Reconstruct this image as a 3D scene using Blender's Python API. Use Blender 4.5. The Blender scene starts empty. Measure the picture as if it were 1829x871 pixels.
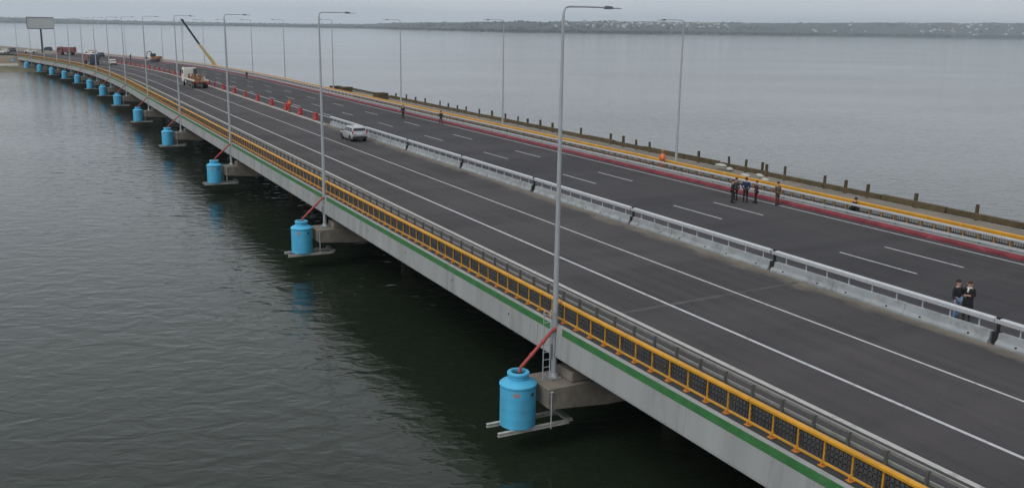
import bpy, math, random
from mathutils import Vector, Matrix, noise
random.seed(7)
R_ = math.radians
scene = bpy.context.scene
col = scene.collection

# ------------------------------------------------------------------ camera, world, sun, exposure
cam = bpy.data.cameras.new('Camera'); camo = bpy.data.objects.new('Camera', cam); col.objects.link(camo)
scene.camera = camo
PITCH, ROLL, YAW, FPX = 0.226365, 0.0162196, 0.482726, 1675.97
cam.sensor_width = 36.0; cam.lens = FPX / 1829.0 * 36.0
cam.clip_start = 0.5; cam.clip_end = 40000.0
fw = Vector((math.sin(YAW)*math.cos(PITCH), math.cos(YAW)*math.cos(PITCH), -math.sin(PITCH)))
rt = Vector((math.cos(YAW), -math.sin(YAW), 0)); up = rt.cross(fw)
r2 = math.cos(ROLL)*rt + math.sin(ROLL)*up; u2 = -math.sin(ROLL)*rt + math.cos(ROLL)*up
m = Matrix((r2, u2, -fw)).transposed().to_4x4(); m.translation = Vector((0, 0, 12.0))
camo.matrix_world = m

world = bpy.data.worlds.new('World'); scene.world = world; world.use_nodes = True
wn = world.node_tree.nodes; wl = world.node_tree.links
for n in list(wn): wn.remove(n)
SUN_EL, SUN_AZ = R_(48), R_(250)          # azimuth measured from +Y clockwise: light comes from the left of the bridge
sky = wn.new('ShaderNodeTexSky'); sky.sky_type = 'NISHITA'; sky.sun_disc = False
sky.sun_elevation = SUN_EL; sky.sun_rotation = SUN_AZ; sky.dust_density = 4.0; sky.air_density = 1.0
hs = wn.new('ShaderNodeHueSaturation'); hs.inputs['Saturation'].default_value = 0.25; hs.inputs['Value'].default_value = 1.0
tc = wn.new('ShaderNodeTexCoord'); mp = wn.new('ShaderNodeMapping'); mp.inputs['Scale'].default_value = (1.2, 1.2, 7.0)
nz = wn.new('ShaderNodeTexNoise'); nz.inputs['Scale'].default_value = 2.2; nz.inputs['Detail'].default_value = 5.0; nz.inputs['Roughness'].default_value = 0.5
cr = wn.new('ShaderNodeValToRGB')
cr.color_ramp.elements[0].position = 0.3; cr.color_ramp.elements[0].color = (6.6, 7.0, 7.6, 1)
cr.color_ramp.elements[1].position = 0.7; cr.color_ramp.elements[1].color = (7.6, 7.9, 8.4, 1)
mx = wn.new('ShaderNodeMixRGB'); mx.inputs[0].default_value = 0.85          # a closed cloud layer over the clear sky
bg = wn.new('ShaderNodeBackground'); bg.inputs['Strength'].default_value = 0.10
wo = wn.new('ShaderNodeOutputWorld')
wl.new(sky.outputs[0], hs.inputs['Color']); wl.new(tc.outputs['Generated'], mp.inputs['Vector']); wl.new(mp.outputs[0], nz.inputs['Vector'])
wl.new(nz.outputs['Fac'], cr.inputs['Fac']); wl.new(hs.outputs[0], mx.inputs[1]); wl.new(cr.outputs[0], mx.inputs[2])
wl.new(mx.outputs[0], bg.inputs['Color']); wl.new(bg.outputs[0], wo.inputs['Surface'])

sun = bpy.data.lights.new('Sun', 'SUN'); sun.energy = 1.2; sun.angle = R_(35); sun.color = (1.0, 0.98, 0.95)
suno = bpy.data.objects.new('Sun', sun); col.objects.link(suno)
sd = Vector((math.sin(SUN_AZ)*math.cos(SUN_EL), math.cos(SUN_AZ)*math.cos(SUN_EL), math.sin(SUN_EL)))
suno.rotation_euler = sd.to_track_quat('Z', 'Y').to_euler()
scene.cycles.volume_bounces = 3
vs = scene.view_settings; vs.view_transform = 'Standard'; vs.look = 'None'; vs.exposure = 0.0; vs.gamma = 1.0; vs.use_curve_mapping = False

# ------------------------------------------------------------------ helpers
def mat(name, c, rough=0.7, metal=0.0, var=0.12, scale=3.0, bump=0.0, bscale=None, stretch=None, c2=None, dirt=None, uv=False, spec=0.4, pos=False):
    """procedural material: base colour with two noise octaves of variation, optional second colour patches and relief"""
    M = bpy.data.materials.new(name); M.use_nodes = True
    N = M.node_tree.nodes; L = M.node_tree.links; b = N['Principled BSDF']
    b.inputs['Roughness'].default_value = rough; b.inputs['Metallic'].default_value = metal
    b.inputs['Specular IOR Level'].default_value = spec
    t = N.new('ShaderNodeTexCoord'); mpp = N.new('ShaderNodeMapping')
    if pos: L.new(N.new('ShaderNodeNewGeometry').outputs['Position'], mpp.inputs['Vector'])      # so that copies wear differently
    else: L.new(t.outputs['UV' if uv else 'Object'], mpp.inputs['Vector'])
    if stretch: mpp.inputs['Scale'].default_value = stretch
    n1 = N.new('ShaderNodeTexNoise'); n1.inputs['Scale'].default_value = scale; n1.inputs['Detail'].default_value = 6.0; n1.inputs['Roughness'].default_value = 0.6
    L.new(mpp.outputs[0], n1.inputs['Vector'])
    r = N.new('ShaderNodeValToRGB'); r.color_ramp.elements[0].position = 0.3; r.color_ramp.elements[1].position = 0.72
    lo = [max(0, x*(1-var)) for x in c]; hi = [min(1, x*(1+var)) for x in c]
    if c2: hi = c2
    r.color_ramp.elements[0].color = (*lo, 1); r.color_ramp.elements[1].color = (*hi, 1)
    L.new(n1.outputs['Fac'], r.inputs['Fac'])
    out = r.outputs[0]
    if dirt:
        dc, ds, lo_, hi_ = dirt
        n2 = N.new('ShaderNodeTexNoise'); n2.inputs['Scale'].default_value = ds; n2.inputs['Detail'].default_value = 8.0; n2.inputs['Roughness'].default_value = 0.7
        L.new(mpp.outputs[0], n2.inputs['Vector'])
        r2_ = N.new('ShaderNodeValToRGB'); r2_.color_ramp.elements[0].position = lo_; r2_.color_ramp.elements[1].position = hi_
        r2_.color_ramp.elements[0].color = (0, 0, 0, 1); r2_.color_ramp.elements[1].color = (1, 1, 1, 1)
        L.new(n2.outputs['Fac'], r2_.inputs['Fac'])
        x = N.new('ShaderNodeMixRGB'); x.inputs[2].default_value = (*dc, 1)
        L.new(r2_.outputs[0], x.inputs[0]); L.new(out, x.inputs[1]); out = x.outputs[0]
    L.new(out, b.inputs['Base Color'])
    if bump:
        n3 = N.new('ShaderNodeTexNoise'); n3.inputs['Scale'].default_value = bscale or scale*4; n3.inputs['Detail'].default_value = 5.0
        L.new(mpp.outputs[0], n3.inputs['Vector'])
        bp = N.new('ShaderNodeBump'); bp.inputs['Strength'].default_value = bump; bp.inputs['Distance'].default_value = 0.02
        L.new(n3.outputs['Fac'], bp.inputs['Height']); L.new(bp.outputs[0], b.inputs['Normal'])
    return M

class MB:
    def __init__(s): s.v = []; s.f = []; s.uv = []
    def quad(s, a, b, c, d, uv=None):
        i = len(s.v); s.v += [tuple(a), tuple(b), tuple(c), tuple(d)]; s.f.append((i, i+1, i+2, i+3)); s.uv.append(uv)
    def poly(s, pts):
        i = len(s.v); s.v += [tuple(p) for p in pts]; s.f.append(tuple(range(i, i+len(pts)))); s.uv.append(None)
    def hexa(s, p):                      # 8 points: bottom 0-3 ccw, top 4-7
        i = len(s.v); s.v += [tuple(q) for q in p]
        for f in ((3,2,1,0), (4,5,6,7), (0,1,5,4), (1,2,6,5), (2,3,7,6), (3,0,4,7)): s.f.append(tuple(i+k for k in f)); s.uv.append(None)
        return s
    def box(s, x0, x1, y0, y1, z0, z1, taper=0.0):
        t = taper
        return s.hexa([(x0,y0,z0),(x1,y0,z0),(x1,y1,z0),(x0,y1,z0),(x0+t,y0+t,z1),(x1-t,y0+t,z1),(x1-t,y1-t,z1),(x0+t,y1-t,z1)])
    def bbox(s, x0, x1, y0, y1, z0, z1, b=0.03):   # box with chamfered vertical edges and top
        def ring(z, i): return [(x0+i+b,y0+i,z),(x1-i-b,y0+i,z),(x1-i,y0+i+b,z),(x1-i,y1-i-b,z),(x1-i-b,y1-i,z),(x0+i+b,y1-i,z),(x0+i,y1-i-b,z),(x0+i,y0+i+b,z)]
        return s.loft([ring(z0, b), ring(z0+b, 0), ring(z1-b, 0), ring(z1, b)])
    def loft(s, rings, caps=True):
        i = len(s.v); n = len(rings[0])
        for r in rings: s.v += [tuple(q) for q in r]
        for k in range(len(rings)-1):
            for j in range(n):
                a = i+k*n+j; b = i+k*n+(j+1) % n; s.f.append((a, b, b+n, a+n)); s.uv.append(None)
        if caps:
            s.f.append(tuple(i+j for j in reversed(range(n)))); s.uv.append(None)
            s.f.append(tuple(i+(len(rings)-1)*n+j for j in range(n))); s.uv.append(None)
        return s
    def tube(s, pts, rad, n=8, caps=True):
        pts = [Vector(p) for p in pts]
        if not isinstance(rad, (list, tuple)): rad = [rad]*len(pts)
        rings = []; prev = None
        for k, p in enumerate(pts):
            d = (pts[min(k+1, len(pts)-1)] - pts[max(k-1, 0)]).normalized()
            ref = Vector((0, 0, 1)) if abs(d.z) < 0.9 else Vector((1, 0, 0))
            if prev is None: a = d.cross(ref).normalized()
            else:
                a = prev - d*prev.dot(d); a = a.normalized() if a.length > 1e-6 else d.cross(ref).normalized()
            prev = a; b = d.cross(a)
            rings.append([p + rad[k]*(math.cos(2*math.pi*j/n)*a + math.sin(2*math.pi*j/n)*b) for j in range(n)])
        return s.loft(rings, caps)
    def lathe(s, prof, n=24, c=(0, 0, 0), caps=True):
        return s.loft([[(c[0]+r*math.cos(2*math.pi*j/n), c[1]+r*math.sin(2*math.pi*j/n), c[2]+z) for j in range(n)] for r, z in prof], caps)
    def wheel_x(s, c, r, w, n=18, prof=None):      # disc with axis along X
        prof = prof or [(r*0.9, -w/2), (r, -w/2+0.03), (r, w/2-0.03), (r*0.9, w/2)]
        return s.loft([[(c[0]+z, c[1]+q*math.cos(2*math.pi*j/n), c[2]+q*math.sin(2*math.pi*j/n)) for j in range(n)] for q, z in prof])
    def mesh(s, name, m_, smooth=False):
        me = bpy.data.meshes.new(name); me.from_pydata(s.v, [], s.f)
        if m_: me.materials.append(m_)
        if any(u is not None for u in s.uv):
            lay = me.uv_layers.new(name='UVMap'); k = 0
            for f, u in zip(s.f, s.uv):
                for j in range(len(f)):
                    lay.data[k].uv = u[j] if u is not None else (0, 0); k += 1
        if smooth is not False:
            me.shade_smooth() if smooth is True else smooth_by_angle(me, smooth)
        me.update(); return me
    def build(s, name, m_, parent=None, loc=(0, 0, 0), rz=0.0, smooth=False):
        return link(name, s.mesh(name, m_, smooth), parent, loc, rz)
def smooth_by_angle(me, deg):
    me.shade_smooth()
    try: me.set_sharp_from_angle(angle=math.radians(deg))
    except Exception: pass
def link(name, data, parent=None, loc=(0, 0, 0), rz=0.0):
    o = bpy.data.objects.new(name, data); col.objects.link(o); o.location = loc; o.rotation_euler = (0, 0, rz)
    if parent is not None: o.parent = parent
    return o
def thing(name, label, cat, loc=(0, 0, 0), rz=0.0, group=None):
    o = link(name, None, None, loc, rz); return tag(o, label, cat, group)
def tag(o, label=None, cat=None, group=None, kind=None):
    if label: o['label'] = label
    if cat: o['category'] = cat
    if group: o['group'] = group
    if kind: o['kind'] = kind
    return o
def copy_tree(o, parent=None):
    c = o.copy(); col.objects.link(c); c.parent = parent
    for ch in list(o.children): copy_tree(ch, c)
    return c

# the bridge axis: straight, then a long left-hand curve that dips towards the bank
S0, RAD, PREF = 190.0, 1150.0, 33.0
WZ = -5.0
def zo(s):
    u = min(1, max(0, (s-240)/160)); return -1.0*u*u*(3-2*u)
def P(p, s, z=0.0):
    z += zo(s)
    if s <= S0: return (p, s, z)
    f = (s-S0)/RAD
    return (PREF - RAD*(1-math.cos(f)) + (p-PREF)*math.cos(f), S0 + RAD*math.sin(f) + (p-PREF)*math.sin(f), z)
def PH(s): return 0.0 if s <= S0 else (s-S0)/RAD
def steps(a, b):
    out = [a]; 
    while out[-1] < b - 1e-6:
        st = 10.0 if out[-1] < 180 else 6.0
        out.append(min(b, out[-1]+st))
    if S0 > a and S0 < b: out = sorted(set(out+[S0]))
    return out
def extrude(mb, prof, a, b, caps=True):
    return mb.loft([[P(p, s, z) for p, z in prof] for s in steps(a, b)], caps)
def sheet(mb, p0, p1, z, a, b):
    ss = steps(a, b)
    for k in range(len(ss)-1):
        s, t = ss[k], ss[k+1]
        mb.quad(P(p0, s, z), P(p1, s, z), P(p1, t, z), P(p0, t, z), [(p0, s), (p1, s), (p1, t), (p0, t)])
    return mb

ORD = ['nearest', 'second', 'third', 'fourth', 'fifth', 'sixth', 'seventh', 'eighth', 'ninth', 'tenth', 'eleventh', 'twelfth', 'thirteenth', 'fourteenth', 'fifteenth', 'sixteenth', 'seventeenth', 'eighteenth', 'nineteenth', 'twentieth']

# ------------------------------------------------------------------ materials
M = {}
M['concrete'] = mat('concrete', (0.31, 0.32, 0.315), 0.85, var=0.14, scale=0.5, bump=0.25, bscale=18, dirt=((0.17, 0.165, 0.145), 1.1, 0.52, 0.82), stretch=(1, 1, 0.14))
M['pier'] = mat('pier_concrete', (0.215, 0.19, 0.155), 0.9, var=0.25, scale=1.2, bump=0.5, bscale=14, dirt=((0.10, 0.09, 0.08), 0.9, 0.5, 0.75))
M['girder'] = mat('girder_concrete', (0.2, 0.2, 0.19), 0.9, var=0.15, scale=0.7)
M['green'] = mat('green_paint', (0.035, 0.16, 0.045), 0.65, var=0.22, scale=1.5, dirt=((0.11, 0.15, 0.10), 2.2, 0.54, 0.8))
M['yellow'] = mat('yellow_paint', (0.55, 0.265, 0.016), 0.5, var=0.16, scale=1.2, dirt=((0.30, 0.15, 0.035), 3.5, 0.54, 0.76), pos=True)
M['orange'] = mat('orange_primer', (0.52, 0.20, 0.04), 0.6, var=0.2, scale=8.0, dirt=((0.30, 0.10, 0.03), 6.0, 0.5, 0.75))
M['wire'] = mat('mesh_wire', (0.035, 0.033, 0.033), 0.6, metal=0.3, var=0.4, scale=2, c2=(0.10, 0.09, 0.08), pos=True)
M['galv'] = mat('galvanised_steel', (0.50, 0.53, 0.56), 0.5, metal=0.35, var=0.12, scale=4.0)
M['galv_bright'] = mat('bright_galvanised_steel', (0.52, 0.54, 0.56), 0.4, metal=0.25, var=0.08, scale=4.0)
M['galv_dull'] = mat('dull_steel', (0.25, 0.255, 0.235), 0.6, metal=0.2, var=0.2, scale=3.0)
M['rail_grey'] = mat('weathered_rail_steel', (0.24, 0.24, 0.215), 0.6, metal=0.15, var=0.2, scale=3.0)
M['post_grey'] = mat('weathered_post_steel', (0.12, 0.12, 0.11), 0.65, metal=0.15, var=0.2, scale=3.0)
M['pole'] = mat('pole_steel', (0.41, 0.44, 0.46), 0.5, metal=0.35, var=0.1, scale=1.5)
M['lamphead'] = mat('lamp_head', (0.10, 0.105, 0.115), 0.5, var=0.1)
M['barrier'] = mat('barrier_concrete', (0.29, 0.315, 0.325), 0.85, var=0.14, scale=1.0, bump=0.25, bscale=25, dirt=((0.17, 0.165, 0.15), 1.8, 0.48, 0.75), pos=True)
M['black'] = mat('black_rubber', (0.015, 0.015, 0.017), 0.7, var=0.2)
M['whitepaint'] = mat('road_paint', (0.46, 0.465, 0.47), 0.75, var=0.1, scale=3.0, dirt=((0.17, 0.17, 0.17), 2.5, 0.52, 0.75), uv=True)
M['walk'] = mat('walkway', (0.04, 0.04, 0.04), 0.9, var=0.2, scale=1.5, uv=True)
M['kerb'] = mat('kerb_concrete', (0.25, 0.26, 0.255), 0.85, var=0.15, scale=1.2, dirt=((0.15, 0.14, 0.12), 2.0, 0.5, 0.8))
M['redkerb'] = mat('red_kerb_paint', (0.17, 0.024, 0.034), 0.75, var=0.4, scale=0.9, dirt=((0.24, 0.11, 0.11), 1.3, 0.58, 0.78))
M['redplastic'] = mat('red_plastic', (0.36, 0.03, 0.03), 0.5, var=0.1, scale=3)
M['tank'] = mat('tank_blue', (0.075, 0.42, 0.66), 0.5, var=0.14, scale=1.1, dirt=((0.11, 0.25, 0.30), 2.6, 0.55, 0.85), stretch=(1, 1, 0.22), pos=True)
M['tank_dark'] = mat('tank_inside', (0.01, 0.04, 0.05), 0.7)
M['sticker'] = mat('faded_sticker', (0.30, 0.34, 0.42), 0.6, var=0.3, scale=14, c2=(0.55, 0.22, 0.2))
M['redpipe'] = mat('red_pipe', (0.35, 0.055, 0.045), 0.5, var=0.15, scale=3)
M['zinc'] = mat('zinc_beam', (0.48, 0.47, 0.44), 0.55, metal=0.2, var=0.18, scale=3, dirt=((0.28, 0.24, 0.19), 2.5, 0.55, 0.8))
M['timber'] = mat('old_timber', (0.085, 0.062, 0.03), 0.9, var=0.35, scale=1.4, bump=0.3, dirt=((0.045, 0.05, 0.02), 0.8, 0.5, 0.7))
M['platform'] = mat('platform_slab', (0.17, 0.15, 0.12), 0.95, var=0.2, scale=0.6, dirt=((0.24, 0.20, 0.13), 0.5, 0.5, 0.7))
M['sack'] = mat('white_sack', (0.42, 0.42, 0.38), 0.9, var=0.2, scale=4, bump=0.6)
M['yellowcrane'] = mat('crane_yellow', (0.55, 0.42, 0.16), 0.5, var=0.1)
M['darksteel'] = mat('dark_steel', (0.05, 0.055, 0.065), 0.5, metal=0.3)
M['silver'] = mat('silver_paint', (0.46, 0.47, 0.48), 0.3, metal=0.35, var=0.04, scale=3)
M['white'] = mat('white_paint', (0.68, 0.67, 0.60), 0.45, var=0.05, scale=3)
M['glass'] = mat('dark_glass', (0.015, 0.018, 0.022), 0.08, var=0.1, spec=0.6)
M['tyre'] = mat('tyre', (0.018, 0.018, 0.02), 0.85)
M['rim'] = mat('rim', (0.33, 0.33, 0.34), 0.4, metal=0.6)
M['trim'] = mat('black_trim', (0.03, 0.03, 0.032), 0.6)
M['taillight'] = mat('tail_light', (0.42, 0.02, 0.02), 0.25)
M['headlight'] = mat('head_light', (0.6, 0.62, 0.65), 0.15)
M['plate'] = mat('number_plate', (0.62, 0.62, 0.58), 0.5, var=0.03)
M['rust'] = mat('rusty_load', (0.26, 0.125, 0.06), 0.8, var=0.4, scale=3)
M['blue'] = mat('dark_blue_paint', (0.03, 0.05, 0.085), 0.4, var=0.1)
M['red'] = mat('faded_red_paint', (0.19, 0.065, 0.06), 0.6, var=0.2)
M['tarp'] = mat('pale_tarp', (0.5, 0.5, 0.5), 0.8, var=0.08)
M['billboard'] = mat('billboard_face', (0.42, 0.45, 0.44), 0.6, var=0.05, scale=0.4)
M['skin'] = mat('skin', (0.42, 0.25, 0.18), 0.6, var=0.05)

def asphalt(name, base, warm, dusty_p, dusty_w, streak):
    Mt = bpy.data.materials.new(name); Mt.use_nodes = True
    N = Mt.node_tree.nodes; L = Mt.node_tree.links; b = N['Principled BSDF']
    b.inputs['Roughness'].default_value = 0.88; b.inputs['Specular IOR Level'].default_value = 0.25
    t = N.new('ShaderNodeTexCoord')
    def nse(sx, sy, sc, det=6, ro=0.6):
        q = N.new('ShaderNodeMapping'); q.inputs['Scale'].default_value = (sx, sy, 1); L.new(t.outputs['UV'], q.inputs['Vector'])
        z = N.new('ShaderNodeTexNoise'); z.inputs['Scale'].default_value = sc; z.inputs['Detail'].default_value = det; z.inputs['Roughness'].default_value = ro
        L.new(q.outputs[0], z.inputs['Vector']); return z.outputs['Fac']
    def ramp(v, a, bb, c0, c1):
        r = N.new('ShaderNodeValToRGB'); r.color_ramp.elements[0].position = a; r.color_ramp.elements[1].position = bb
        r.color_ramp.elements[0].color = (*c0, 1); r.color_ramp.elements[1].color = (*c1, 1); L.new(v, r.inputs['Fac']); return r.outputs[0]
    def mixc(fac, a, bb):
        x = N.new('ShaderNodeMixRGB')
        if isinstance(fac, float): x.inputs[0].default_value = fac
        else: L.new(fac, x.inputs[0])
        for i, q in ((1, a), (2, bb)):
            if isinstance(q, tuple): x.inputs[i].default_value = (*q, 1)
            else: L.new(q, x.inputs[i])
        return x.outputs[0]
    big = ramp(nse(1, 0.25, 0.12, 4), 0.35, 0.65, (0, 0, 0), (1, 1, 1))
    c = mixc(big, base, warm)
    st = ramp(nse(1.6, 0.035, 1.0, 5), 0.42, 0.62, (0, 0, 0), (1, 1, 1))       # wheel tracks and paver joints run along the road
    x = N.new('ShaderNodeMath'); x.operation = 'MULTIPLY'; x.inputs[1].default_value = 0.85; L.new(st, x.inputs[0])
    c = mixc(x.outputs[0], c, streak)
    fine = ramp(nse(1, 1, 9.0, 8, 0.75), 0.3, 0.75, (0.78, 0.78, 0.78), (1.22, 1.22, 1.22))
    mu = N.new('ShaderNodeMixRGB'); mu.blend_type = 'MULTIPLY'; mu.inputs[0].default_value = 1.0; L.new(c, mu.inputs[1]); L.new(fine, mu.inputs[2]); c = mu.outputs[0]
    blot = ramp(nse(1, 0.45, 0.55, 7, 0.65), 0.50, 0.72, (0, 0, 0), (1, 1, 1))               # patches of oil and damp
    xb = N.new('ShaderNodeMath'); xb.operation = 'MULTIPLY'; xb.inputs[1].default_value = 0.5; L.new(blot, xb.inputs[0])
    c = mixc(xb.outputs[0], c, tuple(v*0.72 for v in base))
    cross = ramp(nse(0.05, 1, 0.16, 3), 0.46, 0.58, (0, 0, 0), (1, 1, 1))                     # paving lengths differ slightly
    xc = N.new('ShaderNodeMath'); xc.operation = 'MULTIPLY'; xc.inputs[1].default_value = 0.35; L.new(cross, xc.inputs[0])
    c = mixc(xc.outputs[0], c, tuple(v*1.28 for v in warm))
    grit = ramp(nse(1, 1, 4.5, 9, 0.85), 0.62, 0.74, (0, 0, 0), (1, 1, 1))                     # grit and dust specks
    xg = N.new('ShaderNodeMath'); xg.operation = 'MULTIPLY'; xg.inputs[1].default_value = 0.45; L.new(grit, xg.inputs[0])
    c = mixc(xg.outputs[0], c, (0.12, 0.112, 0.105))
    vo = N.new('ShaderNodeTexVoronoi'); vo.feature = 'DISTANCE_TO_EDGE'; vo.inputs['Scale'].default_value = 0.09
    qv = N.new('ShaderNodeMapping'); qv.inputs['Scale'].default_value = (1, 0.6, 1); L.new(t.outputs['UV'], qv.inputs['Vector']); 
    wv = N.new('ShaderNodeMixRGB'); wv.inputs[0].default_value = 0.6; L.new(qv.outputs[0], wv.inputs[1])
    nw = N.new('ShaderNodeTexNoise'); nw.inputs['Scale'].default_value = 0.7; nw.inputs['Detail'].default_value = 6; L.new(qv.outputs[0], nw.inputs['Vector'])
    wa = N.new('ShaderNodeVectorMath'); wa.operation = 'MULTIPLY_ADD'; wa.inputs[1].default_value = (2.5, 2.5, 0); L.new(nw.outputs['Color'], wa.inputs[0]); L.new(qv.outputs[0], wa.inputs[2])
    L.new(wa.outputs[0], vo.inputs['Vector'])
    ck = ramp(vo.outputs['Distance'], 0.0, 0.006, (0.22, 0.22, 0.22), (0, 0, 0))                  # faint sealed cracks
    c = mixc(ck, c, (0.022, 0.021, 0.022))
    if dusty_p is not None:                                                      # sand swept up along the barrier
        sx = N.new('ShaderNodeSeparateXYZ'); L.new(t.outputs['UV'], sx.inputs[0])
        nb = nse(1, 0.4, 0.9, 7, 0.7)
        ma = N.new('ShaderNodeMath'); ma.operation = 'MULTIPLY_ADD'; ma.inputs[1].default_value = 2.4; L.new(nb, ma.inputs[0]); L.new(sx.outputs['X'], ma.inputs[2])
        mr = N.new('ShaderNodeMapRange'); mr.inputs['From Min'].default_value = dusty_p + 1.15 - dusty_w; mr.inputs['From Max'].default_value = dusty_p + 1.15
        L.new(ma.outputs[0], mr.inputs['Value'])
        c = mixc(mr.outputs[0], c, (0.19, 0.168, 0.135))
    L.new(c, b.inputs['Base Color'])
    bp = N.new('ShaderNodeBump'); bp.inputs['Strength'].default_value = 0.3; bp.inputs['Distance'].default_value = 0.01
    L.new(nse(1, 1, 30.0, 4), bp.inputs['Height']); L.new(bp.outputs[0], b.inputs['Normal'])
    return Mt
M['asphalt_l'] = asphalt('worn_asphalt', (0.052, 0.0475, 0.050), (0.066, 0.060, 0.060), 33.5, 1.0, (0.043, 0.040, 0.0425))
M['asphalt_r'] = asphalt('new_asphalt', (0.038, 0.036, 0.039), (0.056, 0.053, 0.055), None, 0, (0.036, 0.035, 0.038))

def water_mat():
    Mt = bpy.data.materials.new('estuary_water'); Mt.use_nodes = True
    N = Mt.node_tree.nodes; L = Mt.node_tree.links; b = N['Principled BSDF']
    b.inputs['Base Color'].default_value = (0.014, 0.0205, 0.0125, 1); b.inputs['Roughness'].default_value = 0.06; b.inputs['IOR'].default_value = 1.333
    t = N.new('ShaderNodeTexCoord')
    def nse(scale, rot, st, det, dist=0.0):
        q = N.new('ShaderNodeMapping'); q.vector_type = 'TEXTURE'; q.inputs['Scale'].default_value = st; q.inputs['Rotation'].default_value = (0, 0, rot); L.new(t.outputs['Object'], q.inputs['Vector'])
        z = N.new('ShaderNodeTexNoise'); z.inputs['Scale'].default_value = scale; z.inputs['Detail'].default_value = det; z.inputs['Distortion'].default_value = dist
        L.new(q.outputs[0], z.inputs['Vector']); return z.outputs['Fac']
    big = nse(0.85, R_(-24), (1.5, 1.0, 1), 2, 0.6); small = nse(2.6, R_(-40), (1.4, 1.0, 1), 3, 0.3); gust = nse(0.016, R_(-20), (2.4, 1.0, 1), 3)
    gr = N.new('ShaderNodeMapRange'); gr.inputs['From Min'].default_value = 0.3; gr.inputs['From Max'].default_value = 0.7; gr.inputs['To Min'].default_value = 0.45; gr.inputs['To Max'].default_value = 1.3; L.new(gust, gr.inputs['Value'])
    a = N.new('ShaderNodeMath'); a.operation = 'MULTIPLY_ADD'; a.inputs[1].default_value = 0.22; L.new(small, a.inputs[0]); L.new(big, a.inputs[2])
    mu = N.new('ShaderNodeMath'); mu.operation = 'MULTIPLY'; L.new(a.outputs[0], mu.inputs[0]); L.new(gr.outputs[0], mu.inputs[1])
    bp = N.new('ShaderNodeBump'); bp.inputs['Strength'].default_value = 1.0; bp.inputs['Distance'].default_value = 0.10
    L.new(mu.outputs[0], bp.inputs['Height']); L.new(bp.outputs[0], b.inputs['Normal'])
    return Mt
M['water'] = water_mat()

# ------------------------------------------------------------------ water, hills, embankment
w = MB(); w.quad((-9000, -5000, 0), (9000, -5000, 0), (9000, 9000, 0), (-9000, 9000, 0))
tag(w.build('water', M['water'], loc=(0, 0, WZ)), 'grey green rippled estuary water', 'water', kind='structure')

# far shore: distance and crest height by bearing
AZ = [(-70, 4600, 40), (-20, 4400, 28), (-1, 5200, 28), (8, 5400, 18), (14, 5400, 18), (18, 5000, 22), (22, 4100, 36), (27.7, 3400, 44), (34, 3650, 55), (41, 4200, 62), (49, 4900, 82), (56, 5300, 98), (75, 5600, 100), (120, 5600, 80)]
def shore(a):
    for k in range(len(AZ)-1):
        a0, d0, h0 = AZ[k]; a1, d1, h1 = AZ[k+1]
        if a <= a1:
            u = (a-a0)/(a1-a0); u = u*u*(3-2*u)
            return d0+(d1-d0)*u, h0+(h1-h0)*u
    return AZ[-1][1:]
ROWS = [(0.0, -1.0), (0.004, 0.05), (0.02, 0.12), (0.05, 0.22), (0.10, 0.42), (0.16, 0.68), (0.23, 0.88), (0.32, 1.0), (0.5, 0.95)]
def hill_pt(a, r):
    d, h = shore(a)
    for k in range(len(ROWS)-1):
        if r <= ROWS[k+1][0]:
            u = (r-ROWS[k][0])/(ROWS[k+1][0]-ROWS[k][0]); g = ROWS[k][1]+(ROWS[k+1][1]-ROWS[k][1])*u; break
    else: g = ROWS[-1][1]
    dd = d*(1+r) + (25*noise.noise(Vector((a*1.7, 3.1, 0))))
    z = WZ + (h*g*(1+0.10*noise.noise(Vector((a*0.9, r*9, 5)))) if g > 0 else -1.5)
    return Vector((math.sin(R_(a))*dd, math.cos(R_(a))*dd, z))
hm = MB(); rr = [0.0, 0.004, 0.02, 0.05, 0.075, 0.10, 0.13, 0.16, 0.195, 0.23, 0.275, 0.32, 0.4, 0.5]
azs = [-70+0.5*k for k in range(381)]
rings = [[hill_pt(a, r) for a in azs] for r in rr]
hv = [tuple(p) for rg in rings for p in rg]; n_ = len(azs)
hm.v = hv
for i in range(len(rr)-1):
    for j in range(n_-1): hm.f.append((i*n_+j, i*n_+j+1, (i+1)*n_+j+1, (i+1)*n_+j)); hm.uv.append(None)
M['hill'] = mat('hill_fields', (0.032, 0.046, 0.036), 0.95, var=0.3, scale=0.006, c2=(0.060, 0.066, 0.046), dirt=((0.035, 0.04, 0.035), 0.004, 0.5, 0.62))
tag(hm.build('hills', M['hill'], smooth=True), 'low hills of the far shore', 'hills', kind='structure')

# distant wood: thousands of small uneven crowns, one mass
def crown(mb, c, r, h):
    n = 6; rot = random.random()*6
    def ring(q, z): return [(c.x+q*r*random.uniform(.75, 1.2)*math.cos(rot+2*math.pi*j/n), c.y+q*r*random.uniform(.75, 1.2)*math.sin(rot+2*math.pi*j/n), c.z+z*h) for j in range(n)]
    mb.loft([ring(0.55, 0.0), ring(1.0, 0.35), ring(0.8, 0.7), ring(0.25, random.uniform(.9, 1.1))])
tw = MB()
for k in range(6500):
    a = random.uniform(-12, 66); q = random.random()
    r = random.uniform(0.003, 0.03) if q < 0.5 else random.uniform(0.03, 0.31)
    dens = noise.noise(Vector((a*0.55, r*14, 2.0)))
    if q >= 0.5 and dens < 0.02: continue
    c = hill_pt(a, r); s_ = random.uniform(2.5, 7.0)
    crown(tw, c+Vector((0, 0, -1)), s_, random.uniform(3, 8))
M['wood'] = mat('far_foliage', (0.024, 0.030, 0.024), 0.95, var=0.35, scale=0.02, c2=(0.045, 0.045, 0.036))
tag(tw.build('distant_wood', M['wood']), 'dark belts of bare trees along the far shore', 'trees', kind='stuff')

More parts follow.
